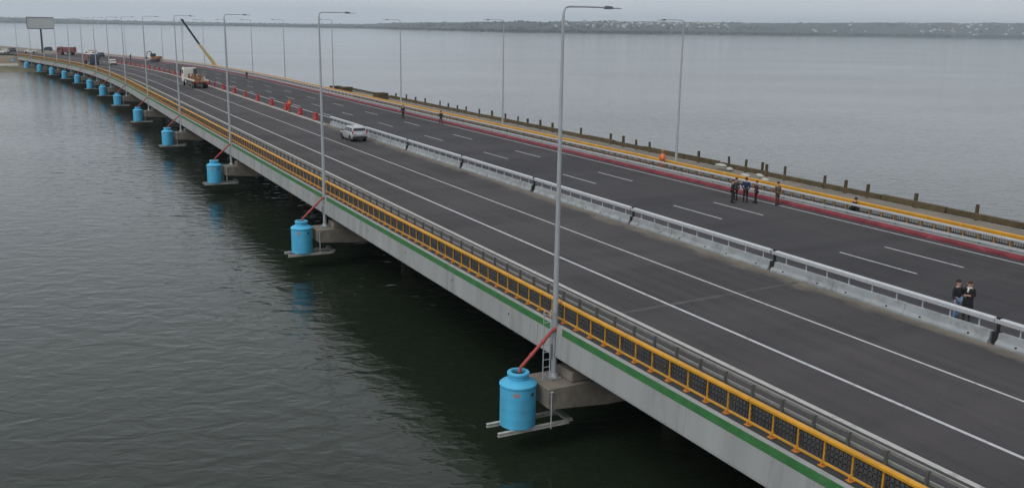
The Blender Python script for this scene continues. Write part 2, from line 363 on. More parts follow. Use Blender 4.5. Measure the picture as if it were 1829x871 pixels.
# houses of the far villages
M['hwall'] = [mat('house_wall_%d' % i, c, 0.9, var=0.06) for i, c in enumerate([(0.60, 0.60, 0.58), (0.50, 0.48, 0.44), (0.55, 0.56, 0.58)])]
M['hroof'] = [mat('house_roof_%d' % i, c, 0.85, var=0.15) for i, c in enumerate([(0.38, 0.39, 0.40), (0.25, 0.12, 0.09), (0.48, 0.48, 0.48)])]
hproto = []
for i in range(3):
    wb = MB(); W_, L_, H_ = 8+i, 12+2*i, 5.0+i*0.8
    wb.box(-L_/2, L_/2, -W_/2, W_/2, -3, H_)
    wb.poly([(-L_/2, -W_/2, H_), (-L_/2, W_/2, H_), (-L_/2, 0, H_+2.6)]); wb.poly([(L_/2, W_/2, H_), (L_/2, -W_/2, H_), (L_/2, 0, H_+2.6)])
    rb = MB(); e = 0.6
    for sg in (-1, 1):
        rb.hexa([(-L_/2-e, sg*(W_/2+e), H_-0.4), (L_/2+e, sg*(W_/2+e), H_-0.4), (L_/2+e, 0, H_+2.8), (-L_/2-e, 0, H_+2.8),
                 (-L_/2-e, sg*(W_/2+e), H_-0.1), (L_/2+e, sg*(W_/2+e), H_-0.1), (L_/2+e, 0, H_+3.1), (-L_/2-e, 0, H_+3.1)])
    wd = MB()
    wd.box(-0.7, 0.7, -W_/2-0.05, -W_/2+0.05, 1.6, 3.2)
    hproto.append((wb.mesh('wall', M['hwall'][i]), rb.mesh('roof', M['hroof'][i]), wd.mesh('window', M['glass'])))
nh = 0
for (a0, a1, r0, r1, num, lab) in ((29.2, 41.5, 0.10, 0.28, 90, 'small pale village house on the central far hillside'), (49.5, 57.5, 0.03, 0.22, 46, 'small pale village house on the rightmost far slope'), (42, 49, 0.03, 0.2, 9, 'pale house standing apart on the open green far slope')):
    for k in range(num):
        a = random.uniform(a0, a1) if random.random() < .5 else a0+(a1-a0)*min(1, max(0, random.gauss(.55, .22)))
        r = random.uniform(r0, r1); c = hill_pt(a, r); i = random.randrange(3)
        h = thing('village_house', lab, 'house', tuple(c), R_(-a+random.uniform(-50, 50)), lab.replace('small pale village house', 'village houses').replace('pale house standing apart', 'scattered houses'))
        sc = random.uniform(0.55, 0.95); h.scale = (sc, sc, sc)
        link('wall', hproto[i][0], h); link('roof', hproto[i][1], h); [link('window', hproto[i][2], h, ((12+2*i)*x_, 0, 0)) for x_ in (-.3, 0, .3)]; nh += 1

# embankment: the road runs on over a causeway at the far end
def ground_z(x, y):
    best = 1e9; bs = 0
    for s in range(392, 900, 12):
        q = P(33, s); d = math.hypot(x-q[0], y-q[1])
        if d < best: best = d; bs = s
    d = best; sgn_left = x < P(33, bs)[0]
    z = -1.35
    if sgn_left and d > 24: z = -1.35 - min(3.2, (d-24)*0.16)
    if not sgn_left and d > 18: z = -1.35 - min(6.0, (d-18)*0.45)
    if bs == 392:
        q = P(33, 392); along = (q[1]-y); z = min(z, -1.35 - max(0, along+1)*0.35)
    # low sandy spit on the camera side
    spit = max(0, 1-abs((y-386-0.10*(x-0))/34.0)) if x < 34 else 0
    z = max(z, WZ-1.2+2.6*min(1, spit*2.2))
    if d > 70 and spit == 0: z = WZ-1.5
    return max(z, WZ-1.6) + 0.25*noise.noise(Vector((x*.12, y*.12, 0)))
gx = [-420+12*k for k in range(26)] + [-108+4*k for k in range(50)]; gy = [352+4*k for k in range(40)] + [512+14*k for k in range(14)]
g = MB(); nx = len(gx)
g.v = [(x, y, ground_z(x, y)) for y in gy for x in gx]
for i in range(len(gy)-1):
    for j in range(nx-1): g.f.append((i*nx+j, i*nx+j+1, (i+1)*nx+j+1, (i+1)*nx+j)); g.uv.append(None)
M['ground'] = mat('bank_soil', (0.15, 0.125, 0.09), 0.95, var=0.3, scale=0.08, c2=(0.24, 0.20, 0.14), dirt=((0.075, 0.085, 0.04), 0.06, 0.5, 0.62))
tag(g.build('embankment', M['ground'], smooth=True), 'sandy brown embankment where the bridge lands', 'ground', kind='structure')

# ------------------------------------------------------------------ the bridge
PS = [31.7, 64.7, 97.9, 131.0, 164.6, 198.5, 226.0, 250.3, 274.0, 298.0, 322.0, 345.0, 369.0, 393.0]
BEG, END = -45.0, 396.0
bridge = thing('road_bridge', 'long low concrete road bridge with green edge band crossing the estuary', 'bridge')
d = MB(); extrude(d, [(18.96, -0.30), (51.0, -0.30), (51.0, -0.03), (18.96, -0.03)], BEG, END); d.build('deck_slab', M['girder'], bridge)
spans = [(-36.0, -1.5)] + [(-1.5, 31.7)] + [(PS[i], PS[i+1]) for i in range(len(PS)-1)]
for (a, b) in spans:
    f = MB(); extrude(f, [(18.74, 0.14), (18.72, -0.2), (18.68, -1.12), (18.69, -1.20), (19.2, -1.20), (19.2, -1.0), (18.95, -0.9), (18.95, 0.14)], a+0.03, b-0.03)
    fo = f.build('fascia_beam', M['concrete'], bridge)
    gb = MB(); extrude(gb, [(18.7275, 0.12), (18.711, -0.16), (18.722, -0.165), (18.738, 0.122)], a+0.5, b-0.5)
    gb.build('green_band', M['green'], fo)
    if a > 20 and a < 110:                                   # drain spouts and cast seams
        for u in (1.5, b-a-1.5):
            sm = MB(); extrude(sm, [(18.716, -.2), (18.678, -1.1), (18.69, -1.1), (18.73, -.2)], a+u, a+u+0.05); sm.build('seam', M['pier'], fo)
        for u in (4.2, 10.5, 17.0, 23.5):
            p_ = P(18.703, a+u, -0.55); h = MB(); h.wheel_x((p_[0], p_[1], p_[2]), 0.05, 0.02, 10, [(0.05, -0.006), (0.05, 0.004)]); h.build('weep_hole', M['black'], fo)
for p in (20.6, 23.6, 26.6, 29.6, 32.6, 35.6, 38.6, 41.6, 44.6, 47.6, 50.2):
    q = MB(); extrude(q, [(p-.3, -1.45), (p+.3, -1.45), (p+.3, -1.25), (p+.1, -1.1), (p+.1, -.31), (p-.1, -.31), (p-.1, -1.1), (p-.3, -1.25)], BEG, END); q.build('girder', M['girder'], bridge)
f = MB(); extrude(f, [(50.95, 0.12), (50.95, -1.15), (51.15, -1.15), (51.15, 0.12)], BEG, END); f.build('outer_fascia', M['concrete'], bridge)
def local_frame(s, p=33.0, z=0.0): return P(p, s, z), PH(s)
capm = MB()                                                   # pier cap in local coordinates: x across, y along
capm.loft([[(x, -0.95, z0), (x, 0.95, z0), (x, 0.95, zt), (x, -0.95, zt)] for x, z0, zt in ((-15.1, -3.0, -2.22), (-15.0, -3.06, -2.19), (-12.2, -3.3, -2.19), (14.5, -3.3, -2.19), (17.3, -3.06, -2.19), (17.4, -3.0, -2.22))])
cap_me = capm.mesh('cap', M['pier'])
colm = MB(); colm.lathe([(0.48, -7.5), (0.48, -3.31), ], 16); col_me = colm.mesh('column', M['pier'], 40)
pedm = MB(); pedm.bbox(-0.4, 0.4, -0.62, 0.62, -2.188, -1.62, 0.03); pedm.box(-.25, .25, -.45, .45, -1.62, -1.452); ped_me = pedm.mesh('bearing_pedestal', M['pier'])
for s in [-1.5] + PS:
    loc, rz = local_frame(s)
    pe = link('pier', None, bridge, loc, rz)
    link('cap', cap_me, pe)
    for x in (-8.0, -4.0, 0.5, 5.0, 9.5): link('column', col_me, pe, (x, 0, 0))
    for x in (20.6, 26.6, 32.6, 38.6, 44.6): link('bearing_pedestal', ped_me, pe, (x-33, 0, 0))
    # rough cast block behind the lamp foot
    rb = MB(); rb.bbox(-13.9, -12.75, -0.7, 0.55, -2.188, -1.75, 0.06); rb.build('cast_block', M['pier'], pe)

# ------------------------------------------------------------------ road, markings
road = MB(); sheet(road, 20.95, 33.75, 0.0, BEG, 420); road = tag(road.build('road', M['asphalt_l']), 'worn grey carriageway with two solid white lane lines', 'road', kind='structure')
rd2 = MB(); sheet(rd2, 33.75, 47.95, 0.0, BEG, 420); rd2 = tag(rd2.build('road', M['asphalt_r']), 'dark new carriageway with dashed white lane lines', 'road', kind='structure')
rd3 = MB(); sheet(rd3, 17.5, 49.5, -0.01, 419.5, 760); tag(rd3.build('road', M['asphalt_l']), 'road running on over the embankment', 'road', kind='structure')
def line(parent, name, p0, p1, a, b, z=0.004, mt='whitepaint'):
    q = MB(); sheet(q, p0, p1, z, a, b); return q.build(name, M[mt], parent)
line(road, 'lane_line', 25.01, 25.17, BEG, 390); line(road, 'lane_line', 29.10, 29.22, BEG, 390)
M['edgeline'] = mat('dusty_edge_paint', (0.42, 0.42, 0.39), 0.8, var=0.15, scale=2.0, dirt=((0.15, 0.145, 0.14), 2.0, 0.5, 0.75), uv=True)
line(road, 'edge_line', 22.18, 22.42, BEG, 390, mt='edgeline')
line(road, 'median_strip', 33.0, 33.35, 113.5, 330, mt='edgeline')
line(rd2, 'edge_line', 47.17, 47.30, BEG, 390)
line(rd2, 'median_line', 36.25, 36.45, 113.5, 330)
k = -2
while 31.7+15.35*k < 300:
    a = 31.75+15.35*k
    line(rd2, 'lane_dash', 40.12, 40.25, a, a+5.2); line(rd2, 'lane_dash', 43.58, 43.71, a-.1, a+5.1)
    if a > 110: line(rd2, 'lane_dash', 37.2, 37.35, a+1, a+5.2)
    k += 1
M['joint'] = mat('joint_mastic', (0.076, 0.070, 0.068), 0.85, var=0.35, scale=2, uv=True)
for s in PS[:8]:
    q = MB(); n = 26
    for i in range(n):
        p0 = 22.4+(33.3-22.4)*i/n; p1 = 22.4+(33.3-22.4)*(i+1)/n
        w0 = 0.10+0.12*noise.noise(Vector((p0*1.3, s, 0))); w1 = 0.10+0.12*noise.noise(Vector((p1*1.3, s, 0)))
        sk = lambda p: s+0.7+0.06*(p-22.4)
        q.quad(P(p0, sk(p0)-w0, .0025), P(p1, sk(p1)-w1, .0025), P(p1, sk(p1)+w1, .0025), P(p0, sk(p0)+w0, .0025), [(p0, s), (p1, s), (p1, s+.1), (p0, s+.1)])
    q.build('joint_seal', M['joint'], road)
# kerbs and walkways
kb = MB(); extrude(kb, [(20.93, -0.02), (20.93, 0.12), (20.72, 0.15), (18.965, 0.15), (18.965, -0.02)], BEG, 396); tag(kb.build('walkway', M['walk']), 'narrow dark service walkway between guardrail and yellow railing', 'walkway', kind='structure')
kb = MB(); extrude(kb, [(47.95, -0.02), (47.98, 0.12), (48.16, 0.24), (48.24, 0.24), (48.24, -0.02)], BEG, 396); tag(kb.build('kerb', M['redkerb']), 'dark red painted kerb along the far side of the road', 'kerb', kind='structure')
kb = MB(); extrude(kb, [(48.24, -0.02), (48.24, 0.235), (48.85, 0.245), (48.85, -0.02)], BEG, 396); tag(kb.build('kerb', M['kerb']), 'grey concrete plinth under the far guardrail', 'kerb', kind='structure')
kb = MB(); extrude(kb, [(48.85, -0.02), (48.85, 0.10), (50.9, 0.10), (50.9, -0.02)], BEG, 396); tag(kb.build('walkway', M['walk']), 'dark service walkway behind the far guardrail', 'walkway', kind='structure')

# ------------------------------------------------------------------ railings
def ring_panel(L_, z0, z1):
    mb = MB(); r = 0.088; w_ = 0.015
    nx_ = int(L_/(r*1.7)); nz_ = int((z1-z0)/(r*1.7)); n = 10
    for i in range(nx_):
        for j in range(nz_):
            cy = (i+.5)*L_/nx_; cz = z0+(j+.5)*(z1-z0)/nz_
            for k in range(n):
                a, b = 2*math.pi*k/n, 2*math.pi*(k+1)/n
                mb.quad((0, cy+(r-w_)*math.cos(a), cz+(r-w_)*math.sin(a)), (0, cy+(r+w_)*math.cos(a), cz+(r+w_)*math.sin(a)), (0, cy+(r+w_)*math.cos(b), cz+(r+w_)*math.sin(b)), (0, cy+(r-w_)*math.cos(b), cz+(r-w_)*math.sin(b)))
    for y in (0.06, L_-0.06): mb.box(-.012, .012, y-.015, y+.015, z0-.02, z1+.02)
    for z in (z0, z1): mb.box(-.012, .012, 0.06, L_-0.06, z-.015, z+.015)
    return mb
BAY = 1.022
post_mb = MB(); post_mb.bbox(-.028, .028, -.026, .026, 0.15, 0.93, .006); post_me = post_mb.mesh('post', M['yellow'])
foot_mb = MB(); foot_mb.box(-.13, .06, -.10, .10, 0.152, 0.178); foot_mb.box(-.11, -.03, -.025, .025, 0.178, 0.26, .005); foot_me = foot_mb.mesh('foot_bracket', M['orange'])
panel_me = ring_panel(BAY-0.08, 0.36, 0.86).mesh('mesh_panel', M['wire'])
def railing(name, label, p, s_begin, s_detail, s_end, off, far=False):
    t = thing(name, label, 'railing')
    s = s_begin; rest = MB()
    while s < s_end:
        loc, rz = P(p, s, off), PH(s)
        if s < s_detail:
            link('post', post_me, t, loc, rz); link('mesh_panel', panel_me, t, P(p, s+.04, off), rz)
            if not far: link('foot_bracket', foot_me, t, loc, rz)
        else:
            c, sn = math.cos(rz), math.sin(rz)
            def T(x, y, z): return (loc[0]+x*c-y*sn, loc[1]+x*sn+y*c, loc[2]+z)
            rest.hexa([T(-.04, -.04, .15), T(.04, -.04, .15), T(.04, .04, .15), T(-.04, .04, .15), T(-.04, -.04, .93), T(.04, -.04, .93), T(.04, .04, .93), T(-.04, .04, .93)])
        s += BAY
    tag(rest.build('distant_posts', M['yellow'], t), kind='stuff')
    mesh_far = MB(); sheet_s = steps(s_detail, s_end)
    for z in [0.36+.083*i for i in range(7)]: extrude(mesh_far, [(p-.01, off+z-.02), (p+.01, off+z-.02), (p+.01, off+z+.02), (p-.01, off+z+.02)], s_detail, s_end)
    tag(mesh_far.build('distant_infill', M['wire'], t), kind='stuff')
    s = s_begin
    k = 0
    while s < s_end:                                           # handrail and bottom rail come in twelve-bay lengths with small splices
        e = min(s_end, s+BAY*12)
        zb = .93 if not far else .78
        q = MB(); extrude(q, [(p-.10, off+zb), (p+.10, off+zb), (p+.10, off+1.0), (p+.06, off+1.035), (p-.06, off+1.035), (p-.10, off+1.0)], s+.012, e-.012); q.build('handrail', M['yellow'], t)
        q = MB(); extrude(q, [(p-.035, off+.23), (p+.035, off+.23), (p+.035, off+.28), (p-.035, off+.28)], s+.012, e-.012); q.build('bottom_rail', M['yellow'], t)
        s = e; k += 1
    return t
railing('railing', 'bright yellow parapet railing with dark wire mesh along the near edge', 19.15, 8.27, 150.0, 396.0, 0.0)
railing('railing', 'yellow parapet railing along the far edge beyond the guardrail', 49.55, 24.0, 110.0, 396.0, -0.03, far=True)

def wprof(p, z, side):     # W-beam section
    o = [(0, -.155), (.03, -.13), (.075, -.09), (.075, -.06), (.02, -.02), (.02, .02), (.075, .06), (.075, .09), (.03, .13), (0, .155)]
    i = [(x-.012, zz) for x, zz in reversed(o)]
    return [(p+side*x, z+zz) for x, zz in (o+i)]
def guardrail(label, p, s_begin, s_detail, s_end, period, side, mt, zlow, zhigh, base, rh):
    t = thing('guardrail', label, 'guardrail')
    pm = MB(); pm.box(-.04, .04, -.04, .04, base, zhigh+.04); pm.box(*sorted((side*.04, side*.062)), -.05, .05, zhigh-.04, zhigh+.035)
    pme = pm.mesh('post', M['post_grey']); rest = MB(); s = s_begin
    while s < s_end:
        loc, rz = P(p, s), PH(s)
        if s < s_detail: link('post', pme, t, loc, rz)
        else: rest.box(loc[0]-.05, loc[0]+.05, loc[1]-.05, loc[1]+.05, loc[2]+base, loc[2]+zhigh+.1)
        s += period
    tag(rest.build('distant_posts', M[mt], t), kind='stuff')
    q = MB(); extrude(q, [(p+side*.06, zhigh-rh), (p+side*.13, zhigh-rh), (p+side*.15, zhigh), (p+side*.13, zhigh+rh), (p+side*.06, zhigh+rh)], s_begin-.4, s_end); q.build('upper_rail', M[mt], t)
    q = MB(); extrude(q, [(p+side*.06, zlow-rh), (p+side*.13, zlow-rh), (p+side*.13, zlow+rh), (p+side*.06, zlow+rh)], s_begin-.4, s_end); q.build('lower_rail', M[mt], t)
    return t
guardrail('grey two-rail steel guardrail beside the yellow near railing', 20.6, 8.4, 150, 395, 1.365, 1, 'rail_grey', 0.34, 0.66, 0.14, .045)
guardrail('bright galvanised guardrail standing on the red far kerb', 48.68, 24.5, 150, 395, 2.0, -1, 'galv', 0.40, 0.90, 0.24, .07)

# ------------------------------------------------------------------ median barrier
bprof = [(-.28, 0.0), (-.28, .09), (-.16, .23), (-.11, .50), (.11, .50), (.16, .23), (.28, .09), (.28, 0.0)]
def block_mesh(L_, slot):
    mb = MB(); b = .03
    def rg(y, i): return [(x*(1-i), y, .003+z*(1-i*.3)) for x, z in bprof]
    mb.loft([rg(.0, .06), rg(b, 0), rg(L_-b, 0), rg(L_, .06)]); return mb.mesh('concrete_block', M['barrier'])
SEC = 12.85; BL = 4.16
blk = block_mesh(BL-.025, True)
rp = MB(); rp.box(-.022, .022, -.022, .022, .50, 0.88); rp.box(-.06, .06, -.06, .06, .503, .52); rp_me = rp.mesh('rail_post', M['galv'])
tr = MB(); tr.loft([[( -.10, y, .87), (.10, y, .87), (.11, y, 1.03), (.06, y, 1.08), (-.06, y, 1.08), (-.11, y, 1.03)] for y in (.12, SEC+.10)]); tr_me = tr.mesh('top_rail', M['galv_bright'])
cn = MB(); cn.box(-.16, .16, -.12, .12, .004, .52); cn.box(-.05, .05, -.05, .05, .52, .98); cn.bbox(-.10, .10, -.09, .09, .985, 1.13, .02); cn_me = cn.mesh('joint_post', M['black'])
hol = MB(); hol.wheel_x((-.225, 0, .16), .045, .05, 10); hol_me = hol.mesh('lifting_hole', M['black'])
starts = [22.63-SEC+SEC*k for k in range(-1, 8)]
starts = [-3.0, 9.85, 22.63, 35.3, 48.0, 61.0, 74.0, 87.0, 100.0]
for i, s in enumerate(starts):
    lab = ('concrete median barrier section with steel rail, %s counted from the right frame edge' % ORD[max(0, i-1)]) if i else 'concrete median barrier section just outside the right frame edge'
    t = thing('median_barrier', lab, 'barrier', P(33.78, s), PH(s), 'median barrier sections')
    for k in range(3):
        b = link('concrete_block', blk, t, (random.uniform(-.012, .012), .22+k*BL, 0), random.uniform(-.002, .002))
        for yy in (.9, BL-.9): link('lifting_hole', hol_me, b, (0, yy, 0))
    for k in range(9): link('rail_post', rp_me, t, (0, .85+1.372*k, 0))
    link('top_rail', tr_me, t); link('joint_post', cn_me, t)

# red plastic barrier blocks on the median beyond the concrete
def plastic_block_mesh():
    mb = MB()
    mb.loft([[(-w_, -.55, z), (w_, -.55, z), (w_, .55, z), (-w_, .55, z)] for z, w_ in ((.004, .24), (.14, .24), (.30, .17), (.62, .13), (.66, .17), (.90, .15), (.92, .11))])
    return mb.mesh('shell', M['redplastic'])
pbm = plastic_block_mesh()
pk = MB(); pk.box(-.02, .02, -.2, .2, .40, .5); 
slot = MB(); slot.box(-.245, .245, -.34, -.14, .02, .10); slot.box(-.245, .245, .14, .34, .02, .10); slot_me = slot.mesh('fork_slot', M['black'])
bs_ = [119.6, 127.1, 134.6, 143.2, 152.6, 161.4, 170.6, 180.3] + [189+6.5*k for k in range(20)]
for i, s in enumerate(bs_):
    if i < 8: lab = 'red plastic barrier block on the median, %s beyond the end of the concrete barrier' % ('first' if i == 0 else ORD[i])
    else: lab = 'small distant red barrier block in the row beyond the flatbed truck'
    t = thing('barrier_block', lab, 'barrier', P(33.75, s), PH(s)+random.uniform(-.12, .12), 'red barrier blocks on the median' if i < 8 else 'distant red barrier blocks')
    if i < 8: t.scale = (1.0, 1.0, 1.02)
    link('shell', pbm, t); 
    if i < 8: link('fork_slot', slot_me, t)

# ------------------------------------------------------------------ street lamps
def lamp_meshes():
    H_ = 15.0
    pl = MB(); pl.tube([(0, 0, 0), (0, 0, 5), (0, 0, 10), (0, 0, H_-.35)], [.13, .105, .08, .052], 10); 
    ar = MB(); ar.tube([(0, 0, H_-.36), (.02, 0, H_-.16), (.10, 0, H_-.04), (.25, 0, H_), (1.0, 0, H_+.01), (1.9, 0, H_)], [.05, .046, .042, .038, .034, .03], 8)
    hd = MB(); hd.loft([[(x, -w_, z0), (x, w_, z0), (x, w_*.7, z1), (x, -w_*.7, z1)] for x, w_, z0, z1 in ((1.85, .04, H_-.04, H_+.04), (1.92, .10, H_-.06, H_+.06), (2.15, .13, H_-.06, H_+.05), (2.2, .13, H_-.04, H_+.0), (2.6, .10, H_-.035, H_-.01))])
    bp = MB(); bp.bbox(-.28, .28, -.28, .28, 0, .05, .01)
    for a in range(4): bp.lathe([(.035, .05), (.035, .12)], 6, ((.2 if a % 2 else -.2), (.2 if a < 2 else -.2), 0))
    ht = MB(); ht.box(-.17, -.155, -.07, .07, .9, 1.5)
    ft = MB(); ft.tube([(0, 0, .05), (0, 0, .22)], [.22, .175], 10)
    return [pl.mesh('pole', M['pole'], 40), ar.mesh('arm', M['pole'], 40), hd.mesh('lamp_head', M['lamphead']), bp.mesh('base_plate', M['galv_dull']), ht.mesh('hatch', M['galv_dull']), ft.mesh('flange', M['pole'], 40)]
LM = lamp_meshes(); LN = ['pole', 'arm', 'lamp_head', 'base_plate', 'hatch', 'flange']
for i, s in enumerate(PS):
    t = thing('street_lamp', 'tall grey street lamp on the near edge of the bridge, %s from the camera' % ORD[i], 'street lamp', P(18.75, s+.15, -2.185), PH(s), 'street lamps on the near edge')
    for me, nm in zip(LM, LN): link(nm, me, t)
for i, s in enumerate(PS[1:13]):
    t = thing('street_lamp', 'thin street lamp on the far edge of the bridge, %s from the right' % ('first' if i == 0 else ORD[i]), 'street lamp', P(49.95, s+.3, -2.185), PH(s)+math.pi, 'street lamps on the far edge')
    for me, nm in zip(LM, LN): link(nm, me, t)

# ------------------------------------------------------------------ blue tanks, supports, red drain pipes
tb = MB(); tb.lathe([(.70, 0), (.74, .03), (.74, .40), (.744, .44), (.74, .48), (.74, .85), (.744, .89), (.74, .93), (.74, 1.30), (.744, 1.34), (.74, 1.38), (.74, 1.70), (.77, 1.74), (.77, 1.80), (.70, 1.86), (.45, 1.98), (.40, 2.0)], 36)
TB = tb.mesh('body', M['tank'], 35)
tn = MB(); tn.lathe([(.43, 1.975), (.43, 2.14), (.46, 2.17), (.46, 2.25), (.43, 2.28), (.30, 2.28), (.29, 2.15)], 30, caps=False); TN = tn.mesh('neck', M['tank'], 40)
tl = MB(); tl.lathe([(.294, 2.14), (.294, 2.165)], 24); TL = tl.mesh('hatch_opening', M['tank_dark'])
tp = MB(); tp.wheel_x((0, 0, 0), .075, .10, 12); TP = tp.mesh('outlet', M['blue'])
sk_ = MB(); a0 = R_(228)
for k in range(4):
    a, b = a0+R_(5)*k, a0+R_(5)*(k+1); q = .748
    sk_.quad((q*math.cos(a), q*math.sin(a), 1.42), (q*math.cos(b), q*math.sin(b), 1.42), (q*math.cos(b), q*math.sin(b), 1.60), (q*math.cos(a), q*math.sin(a), 1.60))
SK = sk_.mesh('sticker', M['sticker'])
bm = MB(); bm.loft([[(x, -.07, -.16), (x, .07, -.16), (x, .07, -.13), (x, .02, -.13), (x, .02, -.03), (x, .07, -.03), (x, .07, 0), (x, -.07, 0), (x, -.07, -.03), (x, -.02, -.03), (x, -.02, -.13), (x, -.07, -.13)] for x in (-1.15, 2.15)])
BM_ = bm.mesh('beam', M['zinc'])
hr = MB(); hr.tube([(1.02, 0, -.02), (1.02, 0, 1.55)], .025, 8); hr.box(.95, 1.09, -.06, .06, 1.53, 1.56); HR = hr.mesh('hanger_rod', M['galv'])
cl = MB(); cl.box(1.95, 2.2, -.75, .75, .002, .12); CL = cl.mesh('clamp', M['galv_dull'])
dp = MB(); dp.tube([(0.05, .0, 2.22), (.10, .0, 2.42), (1.55, .05, 3.75), (1.85, .05, 3.9)], .07, 12); DP = dp.mesh('pipe', M['redpipe'], 40)
dc = MB()
for u in (.35, .72): 
    x = .10+1.45*u; z = 2.42+1.33*u; dc.tube([(x-.05, .018+.0, z-.046), (x+.05, .02, z+.046)], .088, 12)
DC = dc.mesh('collar', M['redpipe'], 40)
for i, s in enumerate(PS):
    rise = 0.0 if i < 8 else 0.1*(i-7)
    loc = P(17.0, s, -3.85+rise); rz = PH(s)
    adj = 'blue plastic water tank hung at the %s pier from the camera' % ORD[i]
    t = thing('water_tank', adj, 'tank', loc, rz, 'blue tanks at the piers')
    link('body', TB, t); link('neck', TN, t); link('hatch_opening', TL, t)
    o = link('outlet', TP, t, (.748*math.cos(R_(290)), .748*math.sin(R_(290)), 1.5)); o.rotation_euler = (0, 0, R_(290))
    link('sticker', SK, t)
    t = thing('tank_support', 'pair of pale steel beams holding the blue tank at the %s pier' % ORD[i], 'bracket', P(17.0, s, -3.852+rise), rz, 'tank supports')
    for y in (-.52, .52):
        link('beam', BM_, t, (0, y, 0)); link('hanger_rod', HR, t, (0, y*1.9, 0))
    link('clamp', CL, t)
    t = thing('drain_pipe', 'sloping red drain pipe running into the tank at the %s pier' % ORD[i], 'pipe', P(17.0, s, -3.85+rise), rz, 'red drain pipes')
    link('pipe', DP, t); link('collar', DC, t)
# ladder with hoop beside the nearest lamp
t = thing('access_ladder', 'thin steel ladder with a hoop beside the nearest lamp pole', 'ladder', P(18.33, 31.75, -2.185), 0)
for x in (-.16, .16): q = MB(); q.tube([(x, 0, 0), (x, 0, 3.0)], .022, 6); q.build('rail', M['galv'], t)
for k in range(9): q = MB(); q.tube([(-.16, 0, .25+.32*k), (.16, 0, .25+.32*k)], .013, 6); q.build('rung', M['galv'], t)
q = MB(); n = 16
q.tube([(-.05+.24*math.cos(2*math.pi*k/n), -.24+.24*math.sin(2*math.pi*k/n), 2.95) for k in range(n+1)], .022, 6); q.build('hoop', M['galv_dull'], t)
q = MB(); q.tube([(-.29, -.24, 2.95), (-.29, -.24, 1.9)], .012, 6); q.build('hoop_strap', M['galv_dull'], t)

# ------------------------------------------------------------------ timber edged works platform beyond the far railing
t = thing('works_platform', 'brown timber edged works platform beyond the far yellow railing', 'platform')
q = MB(); extrude(q, [(51.3, -.45), (56.3, -.45), (56.3, -.12), (51.3, -.12)], 18, 172); q.build('slab', M['platform'], t)
s = 18.0; k = 0
gaps = {(74.5, 75.5), (117.5, 118.5)}
while s < 172:
    L_ = random.uniform(5.0, 7.0)
    if not any(a < s+L_/2 < b for a, b in gaps):
        h = random.uniform(.26, .36); q = MB(); extrude(q, [(56.4+random.uniform(-.05, .05), -.11), (56.75, -.11), (56.72, h), (56.48, h+random.uniform(-.03, .03))], s+.05, s+L_-.05); q.build('timber', M['timber'], t)
    s += L_
pst = [40.8, 45.8, 50.2, 52.4, 54.6, 59.1, 61.3, 61.85, 64.0, 66.2, 70.6, 78.5, 80.9, 83.3, 85.8, 92.0, 98.5, 101.5, 104.8, 107.5, 111.0, 115.0, 119.0, 123.5, 126.5, 129.8, 133.0, 139.0, 143.0, 147.0, 152.0]
for s in pst:
    q = MB(); lean = random.uniform(-.06, .06); w_ = random.uniform(.08, .11)
    q.hexa([(-w_, -w_, 0), (w_, -w_, 0), (w_, w_, 0), (-w_, w_, 0), (-w_+lean, -w_, 1), (w_+lean, -w_, 1), (w_+lean, w_, 1), (-w_+lean, w_, 1)])
    o = q.build('stake', M['timber'], t, P(56.9, s, -.3), random.uniform(-.4, .4)); o.scale = (1, 1, random.uniform(1.08, 1.28))
for s in range(24, 172, 12):
    q = MB(); q.tube([P(54, s, -7), P(54, s, -.45)], .25, 10); q.build('pile', M['galv_dull'], t)
def sack(loc, label, n):
    t = thing('sack_pile', label, 'sacks', loc, 0)
    for k in range(n):
        q = MB(); L_, w_, h = random.uniform(.9, 1.2), random.uniform(.5, .65), random.uniform(.28, .36)
        rgs = []
        for i in range(7):
            u = i/6; sc = math.sin(math.pi*(0.08+.84*u))**.5
            rgs.append([(w_*.5*sc*math.cos(a)*(1+.08*random.uniform(-1, 1)), L_*(u-.5), h*.5+h*.5*sc*math.sin(a)) for a in [2*math.pi*j/10 for j in range(10)]])
        q.loft(rgs); q.build('sack', M['sack'], t, (random.uniform(-.5, .5), (k-n/2)*.75, .01 + .25*(k % 2)), random.uniform(-.6, .6), smooth=True)
sack(P(55.2, 65.3, -.12), 'long pile of white sacks on the works platform behind the orange worker', 2)
sack(P(54.4, 59.4, -.12), 'short pile of white sacks on the works platform behind the standing group', 2)
sack(P(54.3, 61.4, -.12), 'single small white sack between two larger sack piles', 1)
def hut(s, label, w_, h, p=54.2):
    t = thing('timber_crate', label, 'crate', P(p, s, -.12), 0)
    q = MB(); q.bbox(-.9, .9, -w_/2, w_/2, 0, h, .03); q.build('box', M['timber'], t)
    for k in range(5): q = MB(); q.box(-.93, -.9, -w_/2+w_*k/5+.03, -w_/2+w_*(k+1)/5-.03, .05, h-.05); q.build('plank', M['timber'], t)
    q = MB(); q.box(-1, 1, -w_/2-.1, w_/2+.1, h, h+.06); q.build('lid', M['timber'], t)
hut(152, 'brown timber crate on the platform left of the third far lamp', 2.6, 1.0)
hut(171, 'low brown timber stack at the far end of the works platform', 2.4, .8)
hut(177.5, 'flat pale brown timber stack at the platform tip beside a far lamp', 2.0, .6)

